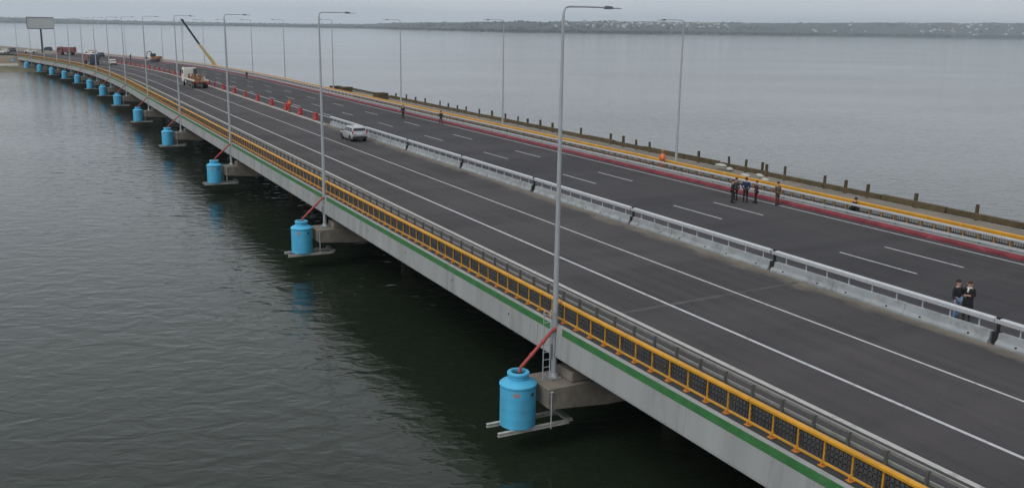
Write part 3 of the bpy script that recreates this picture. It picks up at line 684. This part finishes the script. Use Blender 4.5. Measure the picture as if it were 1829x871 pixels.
# ------------------------------------------------------------------ vehicles
def car(name, label, paint, loc, rz, group=None, detail=True):
    t = thing(name, label, 'car', loc, rz, group)
    Mp = M[paint]
    L_, w_ = 4.45, .86
    lower = [(-2.2, .34, .62, .74), (-2.22, .40, .86, .80), (-2.1, .32, .98, .84), (-1.2, .26, .98, .86), (0.0, .24, .97, .87), (0.9, .26, .95, .86), (1.55, .28, .90, .84), (2.0, .32, .78, .78), (2.2, .38, .62, .66)]
    body = MB(); body.loft([[(-hw*.94, y, zb), (hw*.94, y, zb), (hw, y, zb+.16), (hw, y, (zb+zt)/2+.06), (hw*.97, y, zt-.04), (hw*.92, y, zt), (-hw*.92, y, zt), (-hw*.97, y, zt-.04), (-hw, y, (zb+zt)/2+.06), (-hw, y, zb+.16)] for y, zb, zt, hw in lower])
    body.build('body', Mp, t, smooth=38)
    gh = [(-2.14, .97, .80, .98, .79), (-2.02, .97, .81, 1.48, .70), (-1.85, .97, .82, 1.56, .68), (-.5, .96, .83, 1.60, .68), (.15, .96, .83, 1.56, .66), (.42, .95, .82, 1.48, .64), (1.12, .93, .80, .95, .78)]
    gm = MB(); gm.loft([[(-wb, y, zb-.02), (wb, y, zb-.02), (wt, y, zt-.05), (wt-.06, y, zt), (-wt+.06, y, zt), (-wt, y, zt-.05)] for y, zb, wb, zt, wt in gh]); gm.build('cabin', Mp, t, smooth=38)
    def pane(name_, pts, off):
        q = MB(); n = (Vector(pts[1])-Vector(pts[0])).cross(Vector(pts[2])-Vector(pts[0])).normalized()
        if n.dot(Vector(off)) < 0: n = -n
        a = [Vector(p)+n*.006 for p in pts]; b = [Vector(p)-n*.03 for p in pts]; q.hexa(b+a) if len(pts) == 4 else None; q.build(name_, M['glass'], t)
    pane('rear_window', [(-.68, -2.115, 1.05), (.68, -2.115, 1.05), (.62, -2.035, 1.42), (-.62, -2.035, 1.42)], (0, -1, .1))
    pane('windscreen', [(-.72, 1.08, 1.0), (.72, 1.08, 1.0), (.58, .46, 1.45), (-.58, .46, 1.45)], (0, 1, 1))
    for sg in (-1, 1):
        def sx(z): return sg*(.825-(z-.96)*.24)
        for (y0, y1, y2, y3) in ((-1.95, -1.25, -1.25, -1.80), (-1.15, -.35, -.35, -1.15), (-.25, .70, .22, -.25)):
            pane('side_window', [(sx(1.04)+sg*.004, y0, 1.04), (sx(1.04)+sg*.004, y1, 1.04), (sx(1.42)+sg*.004, y2, 1.42), (sx(1.42)+sg*.004, y3, 1.42)], (sg, 0, .2))
        q = MB(); q.box(sg*.755-.06, sg*.755+.05, -2.215, -2.08, .84, 1.14, .01); q.build('tail_light', M['taillight'], t)
        q = MB(); q.box(sg*.58-.16, sg*.58+.16, 2.0, 2.17, .62, .76, .02); q.build('headlight', M['headlight'], t)
        q = MB(); q.bbox(sg*.95-.10, sg*.95+.10, .62, .76, .95, 1.10, .03); q.build('mirror', M['trim'], t)
        q = MB(); q.tube([(sg*.58, -1.8, 1.60), (sg*.58, -1.6, 1.65), (sg*.58, -.1, 1.66), (sg*.58, .1, 1.61)], .018, 6); q.build('roof_rail', M['trim'], t)
        for y in (-1.42, 1.38):
            wh = link('wheel', None, t, (sg*.76, y, .31))
            q = MB(); q.wheel_x((0, 0, 0), .315, .20); q.build('tyre', M['tyre'], wh, smooth=40)
            q = MB(); q.wheel_x((sg*.06, 0, 0), .20, .11, 14); q.build('rim', M['rim'], wh, smooth=40)
            q = MB(); q.wheel_x((sg*.02, 0, .02), .39, .215, 18); q.build('wheel_arch', M['trim'], wh)
    q = MB(); q.bbox(-.80, .80, -2.30, -2.12, .36, .60, .04); q.build('rear_bumper', M['trim'], t)
    q = MB(); q.bbox(-.78, .78, 2.08, 2.26, .34, .58, .04); q.build('front_bumper', M['trim'], t)
    q = MB(); q.box(-.26, .26, -2.245, -2.20, .74, .86); q.build('number_plate', M['plate'], t)
    return t
car('estate_car', 'silver estate car driving away left of the median barrier', 'silver', P(31.5, 97.2, 0.004), 0.0)
car('saloon_car', 'small white car far along the road beside distant red blocks', 'white', P(29.5, 296, 0.004), PH(296))

def wheel(t, x, y, r, w_=.3):
    wh = link('wheel', None, t, (x, y, r))
    q = MB(); q.wheel_x((0, 0, 0), r, w_); q.build('tyre', M['tyre'], wh, smooth=40)
    q = MB(); q.wheel_x((math.copysign(.04, x), 0, 0), r*.58, w_*.85, 14); q.build('rim', M['rim'], wh, smooth=40)
def truck(label, loc, rz, cab, length, load):
    t = thing('flatbed_truck' if load == 'posts' else 'lorry', label, 'truck', loc, rz)
    hl = length/2
    q = MB(); q.box(-.42, .42, -hl+.2, hl-.3, .72, .98); q.build('chassis', M['darksteel'], t)
    q = MB(); y0 = hl-2.15
    q.loft([[(-1.2, y, z0), (1.2, y, z0), (1.22, y, 1.9), (1.12, y, zt-.12), (1.0, y, zt), (-1.0, y, zt), (-1.12, y, zt-.12), (-1.22, y, 1.9)] for y, z0, zt in ((y0, 1.0, 2.95), (y0+.08, .85, 3.02), (hl-.35, .6, 3.02), (hl-.06, .6, 2.6), (hl, .62, 1.9))])
    c = q.build('cab', M[cab], t, smooth=35)
    q = MB(); q.box(-1.0, 1.0, y0+.2, hl-.6, 3.02, 3.12, .03); q.build('roof_deflector', M['darksteel'], c)
    q = MB(); q.hexa([(-1.05, hl-.03, 1.95), (1.05, hl-.03, 1.95), (1.05, hl+.02, 1.95), (-1.05, hl+.02, 1.95), (-.98, hl-.16, 2.7), (.98, hl-.16, 2.7), (.98, hl-.05, 2.7), (-.98, hl-.05, 2.7)]); q.build('windscreen', M['glass'], c)
    for sg in (-1, 1):
        q = MB(); q.hexa([(sg*1.20, y0+.7, 1.9), (sg*1.235, y0+.7, 1.9), (sg*1.235, hl-.4, 1.9), (sg*1.20, hl-.4, 1.9), (sg*1.13, y0+.7, 2.6), (sg*1.17, y0+.7, 2.6), (sg*1.17, hl-.5, 2.6), (sg*1.13, hl-.5, 2.6)]); q.build('side_window', M['glass'], c)
        q = MB(); q.bbox(sg*1.42-.1, sg*1.42+.1, hl-.45, hl-.33, 1.9, 2.6, .03); q.build('mirror', M['trim'], c)
        wheel(t, sg*1.02, hl-1.2, .50); wheel(t, sg*1.0, -hl+1.3, .50, .5)
        if length > 8: wheel(t, sg*1.0, -hl+2.6, .50, .5)
        q = MB(); q.box(sg*.85-.2, sg*.85+.2, -hl-.04, -hl+.06, .75, .92); q.build('tail_light', M['taillight'], t)
        q = MB(); q.bbox(sg*.9-.25, sg*.9+.25, y0-1.6, y0-.5, .55, .95, .06); q.build('fuel_tank', M['galv'], t)
    if load == 'posts':
        q = MB(); q.bbox(.55, 1.15, y0-.45, y0-.06, 1.0, 2.85, .08); q.build('air_stack', M['darksteel'], t)
        q = MB(); q.box(-1.22, 1.22, -hl, y0-.55, 1.0, 1.16); q.build('bed', M['rust'], t)
        for sg in (-1, 1):
            q = MB(); q.box(sg*1.23-.03, sg*1.23+.03, -hl, y0-.55, 1.17, 1.42); q.build('side_board', M['white'], t)
        for k in range(14):
            y = -hl+.3+k*.62
            for x in (-.95, -.2, .7):
                q = MB(); xx = x+random.uniform(-.2, .2); q.tube([(xx, y, 1.17), (xx+random.uniform(-.1, .1), y, 1.9+random.uniform(-.3, .35))], random.uniform(.07, .13), 7); q.build('steel_post', M['rust' if random.random() < .65 else 'tarp'], t)
    else:
        q = MB(); q.bbox(-1.24, 1.24, -hl, y0-.3, 1.05, 3.0, .05); b = q.build('box_body', M['red'], t)
        q = MB(); q.box(-1.26, 1.26, -hl-.02, y0-.28, 3.0, 3.12, .02); q.build('roof', M['tarp'], b)
    return t
truck('flatbed truck with pale cab carrying rusty steel posts', P(30.2, 189.6, .004), .03, 'white', 12.5, 'posts').scale = (1.04, 1.0, 1.14)
truck('dark blue lorry with a pale roofed red box coming along the curve', P(24.6, 300, .004), PH(296)+math.pi, 'blue', 11.5, 'box')
truck('faded red lorry standing where the bridge meets the bank', P(38, 405, .004), PH(405)+.9, 'red', 6.5, 'box')
bank_cars = [(52, 425, 'white', 'white car parked on the bank right of the billboard pole', .9), (31, 432, 'white', 'white car on the bank just left of the billboard pole', 1.2), (21, 430, 'white', 'white car at the far left end of the bridge', .6), (45, 462, 'blue', 'dark car behind the billboard foot', 1.1), (28, 450, 'blue', 'dark car parked left of the white bank car', .3), (10, 440, 'silver', 'grey car at the left frame edge on the bank', 1.2)]
for p, s, c, lab, rz in bank_cars:
    car('parked_car', lab, c, P(p, s, 0.0), PH(s)+rz, 'cars on the bank')

# mobile crane on a pontoon behind the bridge
t = thing('pontoon', 'dark flat works pontoon moored behind the bridge', 'pontoon', (53.6, 283, WZ), 0)
q = MB(); q.bbox(-5, 5, -10, 10, -.8, 1.2, .15); q.build('hull', M['darksteel'], t)
q = MB(); q.box(-4.7, 4.7, -9.7, 9.7, 1.2, 1.26); q.build('deck', M['platform'], t)
t = thing('mobile_crane', 'yellow mobile crane with raised boom behind the far railing', 'crane', (51.3, 283, WZ+1.26), 0)
q = MB(); q.bbox(-1.2, 1.2, -5, 5, .8, 1.5, .06); q.build('carrier', M['yellowcrane'], t)
for y in (-3.8, -2.4, 2.2, 3.6):
    for x in (-1.0, 1.0): wheel(t, x, y, .5)
q = MB(); q.bbox(-1.2, 1.2, -1.6, 2.2, 1.6, 3.0, .1); q.build('turret', M['yellowcrane'], t)
q = MB(); q.bbox(-1.3, -.3, -.4, 1.6, 1.7, 3.4, .1); q.build('operator_cab', M['glass'], t)
q = MB(); q.loft([[(x-.45*k, y-.5*k, z), (x+.45*k, y-.5*k, z), (x+.45*k, y+.5*k, z+.1), (x-.45*k, y+.5*k, z+.1)] for x, y, z, k in ((.4, 0, 2.6, 1.3), (-1.3, -.1, 5.2, 1.15), (-4.6, -.3, 9.8, .8))]); q.build('boom_base', M['yellowcrane'], t)
q = MB(); q.loft([[(x-.34*k, y-.34*k, z), (x+.34*k, y-.34*k, z), (x+.34*k, y+.34*k, z+.1), (x-.34*k, y+.34*k, z+.1)] for x, y, z, k in ((-4.5, -.3, 9.7, 1), (-8.6, -.5, 16.0, .9), (-8.9, -.5, 16.5, 1.3))]); q.build('boom_tip', M['darksteel'], t)
q = MB(); q.tube([(-8.8, -.9, 16.3), (-8.8, -.9, 11.0)], .03, 5); q.build('hoist_cable', M['darksteel'], t)
t = thing('excavator', 'small brown excavator on the far side of the bridge left of the crane', 'excavator', P(47.6, 322, .004), PH(322)+.6)
for x in (-.9, .9):
    q = MB(); q.loft([[(x-.22, y, z0), (x+.22, y, z0), (x+.22, y, z1), (x-.22, y, z1)] for y, z0, z1 in ((-1.5, .3, .55), (-1.25, .02, .75), (1.25, .02, .75), (1.5, .3, .55))]); q.build('track', M['darksteel'], t)
q = MB(); q.bbox(-1.1, 1.1, -1.7, .9, .85, 1.8, .1); q.build('house', M['rust'], t)
q = MB(); q.bbox(-1.1, -.1, -.3, 1.2, 1.5, 2.7, .08); q.build('cab', M['glass'], t)
q = MB(); q.tube([(.4, .8, 1.4), (.4, 2.4, 3.3), (.4, 3.6, 3.0)], [.2, .17, .14], 6); q.build('boom', M['rust'], t)
q = MB(); q.tube([(.4, 3.5, 3.1), (.4, 4.3, 1.5)], [.13, .1], 6); q.build('stick', M['rust'], t)
q = MB(); q.hexa([(0, 4.0, .9), (.8, 4.0, .9), (.8, 4.6, .8), (0, 4.6, .8), (0, 4.1, 1.5), (.8, 4.1, 1.5), (.8, 4.6, 1.5), (0, 4.6, 1.5)]); q.build('bucket', M['darksteel'], t)
t = thing('concrete_parapet', 'long white concrete parapet lying on the sandy bank at far left', 'parapet', (-26, 372, -4.0), R_(3))
for k in range(9):
    q = MB(); q.bbox(-2.9, 2.9, -.35, .35, 0, 1.0, .05); q.build('block', M['white'], t, (-24+6*k, 0, 0))
car('parked_van', 'dark vehicle on the far side of the bridge near the bank', 'blue', P(44.5, 384, .004), PH(384)+.2)
# billboard on the bank
bx, by, bz = P(41, 432, 0)
t = thing('billboard', 'blank pale billboard on a tall single pole at the left', 'billboard', (10.3, 432, -1.9), R_(-4))
t.scale = (.86, .86, .93)
q = MB(); q.tube([(0, 0, 0), (0, 0, 11.3)], [.55, .42], 14); q.build('pole', M['darksteel'], t, smooth=40)
q = MB(); q.box(-5.6, 5.6, -.35, .35, 11.3, 15.9); q.build('panel', M['billboard'], t)
for z in (11.15, 15.9): q = MB(); q.box(-5.75, 5.75, -.5, .5, z, z+.18); q.build('frame_bar', M['darksteel'], t)
for x in (-5.75, 5.6): q = MB(); q.box(x, x+.15, -.5, .5, 11.33, 15.9); q.build('frame_bar', M['darksteel'], t)
q = MB(); q.box(-5.6, 5.6, -1.4, -.5, 11.05, 11.14); q.build('catwalk', M['darksteel'], t)

# ------------------------------------------------------------------ people
def skin_mesh(name, verts, edges, rad, root=0, sub=1, m_=None):
    me = bpy.data.meshes.new(name+'_sk'); me.from_pydata(verts, edges, [])
    ob = bpy.data.objects.new(name+'_sk', me); col.objects.link(ob)
    md = ob.modifiers.new('Skin', 'SKIN'); md.use_smooth_shade = True
    for i, r in enumerate(rad):
        d_ = me.skin_vertices[0].data[i]; d_.radius = (r, r) if not isinstance(r, tuple) else r; d_.use_root = (i == root)
    ss = ob.modifiers.new('Sub', 'SUBSURF'); ss.levels = sub; ss.render_levels = sub
    dg = bpy.context.evaluated_depsgraph_get(); dg.update()
    out = bpy.data.meshes.new_from_object(ob.evaluated_get(dg)); out.name = name
    out.materials.clear(); out.materials.append(m_)
    bpy.data.objects.remove(ob, do_unlink=True); bpy.data.meshes.remove(me)
    out.shade_smooth(); return out
CLOTH = {}
def cloth(c):
    if c not in CLOTH: CLOTH[c] = mat('cloth_%d' % len(CLOTH), c, 0.9, var=0.2, scale=9, bump=0.4, bscale=30)
    return CLOTH[c]
def person(label, loc, rz, h=1.74, jacket=(.02, .02, .022), trousers=(.02, .02, .025), hair=(.03, .02, .015), coat=False, arms='down', legs='stand', extra=None, vest=None):
    k = h/1.75
    t = thing('person', label, 'person', loc, rz)
    # joint positions, facing +Y
    V = {'pelvis': (0, 0, .95), 'waist': (0, .0, 1.10), 'chest': (0, .0, 1.32), 'neck': (0, 0, 1.47), 'chin': (0, .02, 1.55), 'head': (0, .02, 1.65), 'crown': (0, .0, 1.74)}
    for sg, n in ((-1, 'l'), (1, 'r')):
        fwd = (.16*sg if legs == 'walk' else .03*sg)
        V['hip'+n] = (sg*.09, 0, .90); V['knee'+n] = (sg*.105, fwd*.55+.02, .50); V['ank'+n] = (sg*.11, fwd, .09); V['toe'+n] = (sg*.13, fwd+.17, .035)
        V['sho'+n] = (sg*.19, 0, 1.40)
        if arms == 'down': V['elb'+n] = (sg*.25, -.02, 1.13); V['wri'+n] = (sg*.26, .06, .88)
        elif arms == 'pocket': V['elb'+n] = (sg*.29, -.07, 1.14); V['wri'+n] = (sg*.19, .10, .96)
        elif arms == 'fold': V['elb'+n] = (sg*.25, .02, 1.12); V['wri'+n] = (-sg*.02, .22, 1.16)
        elif arms == 'phone': V['elb'+n] = (sg*.25, .04, 1.14); V['wri'+n] = (sg*.05, .26, 1.28) if sg > 0 else (sg*.22, .12, .95)
        elif arms == 'link': V['elb'+n] = (sg*.26, .0, 1.13); V['wri'+n] = (sg*.16, .22, 1.10) if sg < 0 else (sg*.24, .08, .90)
        w_ = Vector(V['wri'+n]); e_ = Vector(V['elb'+n]); dv = (w_-e_).normalized(); V['palm'+n] = tuple(w_+dv*.08)
        side = dv.cross(Vector((sg, 0.2, 0))).normalized()
        for f in range(4):
            b0 = w_+dv*.10+side*(.018*(f-1.5)); b1 = b0+dv*(.05-.004*abs(f-1.2))+Vector((-sg*.012, .012, 0)); V['f%d%s' % (f, n)] = tuple(b0); V['g%d%s' % (f, n)] = tuple(b1)
        V['th%s' % n] = tuple(w_+dv*.05+side*(-.045))
    if legs == 'crouch':
        dz = -.48
        for n in list(V):
            if n[:3] in ('ank', 'toe'): continue
            x, y, z = V[n]
            if n[:4] == 'knee': V[n] = (x*1.6, .33, .50)
            else: V[n] = (x, y-.10+(.28*(max(0, z-.95)) ), z+dz-(max(0, z-.95))*.12)
    rad = {'pelvis': .125, 'waist': .12, 'chest': .135, 'neck': .055, 'chin': .075, 'head': .095, 'crown': .06}
    for n in 'lr':
        rad.update({'hip'+n: .085, 'knee'+n: .058, 'ank'+n: .04, 'toe'+n: .032, 'sho'+n: .06, 'elb'+n: .043, 'wri'+n: .03, 'palm'+n: .034, 'th'+n: .011})
        for f in range(4): rad['f%d%s' % (f, n)] = .0105; rad['g%d%s' % (f, n)] = .009
    E = [('pelvis', 'waist'), ('waist', 'chest'), ('chest', 'neck'), ('neck', 'chin'), ('chin', 'head'), ('head', 'crown')]
    for n in 'lr':
        E += [('pelvis', 'hip'+n), ('hip'+n, 'knee'+n), ('knee'+n, 'ank'+n), ('ank'+n, 'toe'+n), ('chest', 'sho'+n), ('sho'+n, 'elb'+n), ('elb'+n, 'wri'+n), ('wri'+n, 'palm'+n), ('wri'+n, 'th'+n)]
        for f in range(4): E += [('palm'+n, 'f%d%s' % (f, n)), ('f%d%s' % (f, n), 'g%d%s' % (f, n))]
    def make(nm, names, edges, grow, m_, root, par=None):
        idx = {n: i for i, n in enumerate(names)}
        me = skin_mesh(nm, [tuple(Vector(V[n])*k) for n in names], [(idx[a], idx[b]) for a, b in edges], [rad[n]*k*grow if not isinstance(grow, dict) else rad[n]*k*grow.get(n, 1.2) for n in names], idx[root], 1, m_)
        return link(nm, me, par or t)
    allv = list(V)
    bd = make('body', allv, E, 1.0, M['skin'], 'pelvis')
    up_ = ['pelvis', 'waist', 'chest']; ue = [('pelvis', 'waist'), ('waist', 'chest')]
    V['collar'] = tuple(Vector(V['chest'])*.35+Vector(V['neck'])*.65); rad['collar'] = .075
    up_.append('collar'); ue.append(('chest', 'collar'))
    for n in 'lr': up_ += ['sho'+n, 'elb'+n, 'wri'+n]; ue += [('chest', 'sho'+n), ('sho'+n, 'elb'+n), ('elb'+n, 'wri'+n)]
    jk = make('coat' if coat else 'jacket', up_, ue, 1.28, cloth(jacket), 'chest')
    if coat:
        q = MB(); q.loft([[(rx*k*math.cos(a), (.01+ry*math.sin(a))*k, z*k) for a in [2*math.pi*j/14 for j in range(14)]] for z, rx, ry in ((.58, .23, .19), (.60, .235, .195), (.85, .21, .175), (1.05, .18, .155), (1.15, .165, .14))]); q.build('coat_skirt', cloth(jacket), jk, smooth=True)
    lo = ['pelvis']; le = []
    for n in 'lr': lo += ['hip'+n, 'knee'+n, 'ank'+n]; le += [('pelvis', 'hip'+n), ('hip'+n, 'knee'+n), ('knee'+n, 'ank'+n)]
    make('trousers', lo, le, 1.22, cloth(trousers), 'pelvis')
    for n in 'lr':
        a = Vector(V['ank'+n])*k; b = Vector(V['toe'+n])*k; q = MB(); dv = (b-a); dv.z = 0; dv.normalize(); sx = Vector((dv.y, -dv.x, 0))
        hl = a-dv*.07*k; tp_ = b+dv*.06*k
        q.loft([[c+sx*w_+Vector((0, 0, -c.z)), c-sx*w_+Vector((0, 0, -c.z)), c-sx*w_*.8+Vector((0, 0, -c.z+hh)), c+sx*w_*.8+Vector((0, 0, -c.z+hh))] for c, w_, hh in ((hl, .035, .10), (hl+dv*.06, .045, .13), (a+dv*.08, .048, .10), (b, .05, .075), (tp_, .03, .04))]); q.build('shoe', cloth((.015, .013, .012)), t)
    hc = Vector(V['head'])*k
    q = MB(); q.loft([[(hc.x+r*k*math.cos(a), hc.y-.018*k+r*1.1*k*math.sin(a)*(1.0 if math.sin(a) < 0 else .78), hc.z+z*k) for a in [2*math.pi*j/14 for j in range(14)]] for r, z in ((.085, -.03), (.108, .02), (.106, .07), (.075, .115), (.02, .132))]); q.build('hair', cloth(hair), bd, smooth=True)
    q = MB(); q.loft([[(hc.x+x, hc.y+.088*k, hc.z-.01*k), (hc.x+x*.3, hc.y+.118*k, hc.z-.045*k), (hc.x, hc.y+.088*k, hc.z-.055*k)] for x in (-.016*k, .016*k)]); q.build('nose', M['skin'], bd)
    for sg in (-1, 1):
        q = MB(); q.wheel_x((hc.x+sg*.1*k, hc.y, hc.z-.01*k), .03*k, .02*k, 8); q.build('ear', M['skin'], bd)
        q = MB(); q.box(hc.x+sg*.035*k-.012, hc.x+sg*.035*k+.012, hc.y+.088*k, hc.y+.098*k, hc.z+.0, hc.z+.014); q.build('eye', M['black'], bd)
    q = MB(); q.box(hc.x-.025, hc.x+.025, hc.y+.083*k, hc.y+.094*k, hc.z-.085*k, hc.z-.075*k); q.build('mouth', cloth((.25, .08, .07)), bd)
    if vest:
        q = MB(); c = [Vector(V[n])*k for n in ('pelvis', 'waist', 'chest', 'collar')]
        q.loft([[(p_.x+rx*k*math.cos(a), p_.y+ry*k*math.sin(a), p_.z) for a in [2*math.pi*j/14 for j in range(14)]] for p_, rx, ry in zip(c, (.19, .205, .235, .12), (.185, .185, .19, .115))]); q.build('safety_vest', cloth(vest), jk, smooth=True)
    if extra == 'scarf':
        c = Vector(V['neck'])*k; q = MB(); q.tube([c+Vector((.075*math.cos(a), .01+.085*math.sin(a), .0))*k for a in [2*math.pi*j/12 for j in range(13)]], .035*k, 8); q.tube([c+Vector((.02, .11, -.02))*k, c+Vector((.03, .185, -.18))*k], .04*k, 8); q.build('scarf', cloth((.6, .58, .55)), jk, smooth=True)
    if extra == 'helmet':
        q = MB(); q.lathe([(.15*k, .045*k), (.125*k, .06*k), (.12*k, .10*k), (.08*k, .14*k), (.02*k, .155*k)], 16, tuple(hc)); q.build('helmet', cloth((.45, .12, .02)), bd, smooth=True)
    return t
A_ = R_
toCam = lambda x, y: math.atan2(x, -y) + math.pi   # heading that faces the camera: +Y turned to point at the origin
def face(x, y, off=0): return math.atan2(x, -y)*1.0 + off if False else math.atan2(-(-x), (-y)) + off
person('person in black jacket and light blue jeans standing arm in arm by the median', (35.12, 25.6, 0.002), face(35, 25.6, .9), 1.76, (.018, .019, .022), (.16, .26, .40), arms='link')
person('person in long black coat with white scarf beside the jeans wearer', (35.47, 25.3, 0.002), face(35.5, 25.3, -.2), 1.73, (.014, .014, .016), (.02, .02, .022), (.07, .03, .02), coat=True, arms='fold', extra='scarf')
person('person in dark green jacket at the left of the standing group', (44.75, 51.5, 0.002), face(44.75, 51.5, 1.6), 1.70, (.022, .028, .024), (.02, .022, .022), (.10, .06, .05), arms='pocket')
person('person half hidden between the green jacket and the navy jacket', (45.75, 52.3, 0.002), face(45.75, 52.3, .4), 1.62, (.05, .05, .055), (.03, .015, .02), arms='down')
person('tall person in navy blue jacket in the middle of the standing group', (45.8, 51.3, 0.002), face(45.8, 51.3, 3.0), 1.80, (.015, .025, .065), (.022, .016, .022), (.05, .02, .015), arms='pocket')
person('person in dark maroon jacket at the right of the standing group', (46.3, 50.75, 0.002), face(46.3, 50.75, -1.4), 1.63, (.06, .022, .026), (.018, .018, .02), (.10, .05, .04), arms='phone')
person('person in brown clothes standing alone right of the group by the red kerb', (47.2, 49.55, 0.002), face(47.2, 49.55, .6), 1.66, (.12, .09, .06), (.10, .05, .04), (.04, .01, .008), arms='down')
person('worker in orange vest behind the far guardrail near the first far lamp', (49.15, 65.9, 0.105), face(49.15, 65.9, .3), 1.72, (.50, .14, .06), (.45, .13, .05), arms='down', extra='helmet', vest=(.85, .20, .07))
person('crouching person in dark clothes behind the far guardrail', (49.15, 44.35, 0.105), face(49.15, 44.35, 2.0), 1.70, (.012, .013, .02), (.015, .015, .018), (.015, .012, .01), arms='fold', legs='crouch')
person('person in dark clothes walking by the far red kerb, left of the other walker', (45.0, 117.6, 0.002), face(45, 117.6, .2), 1.74, (.02, .018, .022), (.02, .015, .018), arms='down', legs='walk')
person('person in dark green walking close to the far kerb, right of the other walker', (46.9, 109.3, 0.002), face(46.9, 109.3, 2.8), 1.66, (.018, .026, .026), (.015, .018, .03), arms='pocket', legs='walk')
person('distant lone person in black on the road near the far kerb', P(45.5, 214, .002), face(45, 214, .2), 1.68, (.015, .015, .018), (.015, .015, .018), arms='down', legs='walk')
person('tiny dark standing figure at the far kerb behind the truck cab', P(47.0, 352, .002), 0.4, 1.8, (.02, .02, .02), (.02, .02, .02))
person('worker in bright orange red overalls among the red barrier blocks', (33.45, 131.6, 0.006), face(33.4, 131, .5), 1.78, (.60, .09, .04), (.55, .08, .04), (.3, .08, .03), arms='down', extra='helmet', vest=(.75, .15, .05))

# ------------------------------------------------------------------ haze: the damp air over the estuary
hz = MB(); hz.box(-11000, 11000, -7000, 11000, -8.2, 150)
hb = hz.build('haze', None); tag(hb, 'thin pale haze hanging over the estuary', 'haze', kind='stuff')
hmt = bpy.data.materials.new('haze_air'); hmt.use_nodes = True; HN = hmt.node_tree.nodes; HL = hmt.node_tree.links
for n in list(HN): HN.remove(n)
pv = HN.new('ShaderNodeVolumePrincipled'); pv.inputs['Color'].default_value = (0.78, 0.89, 0.98, 1); pv.inputs['Density'].default_value = 0.000115; pv.inputs['Anisotropy'].default_value = 0.35
ho = HN.new('ShaderNodeOutputMaterial'); HL.new(pv.outputs[0], ho.inputs['Volume'])
hb.data.materials.append(hmt)
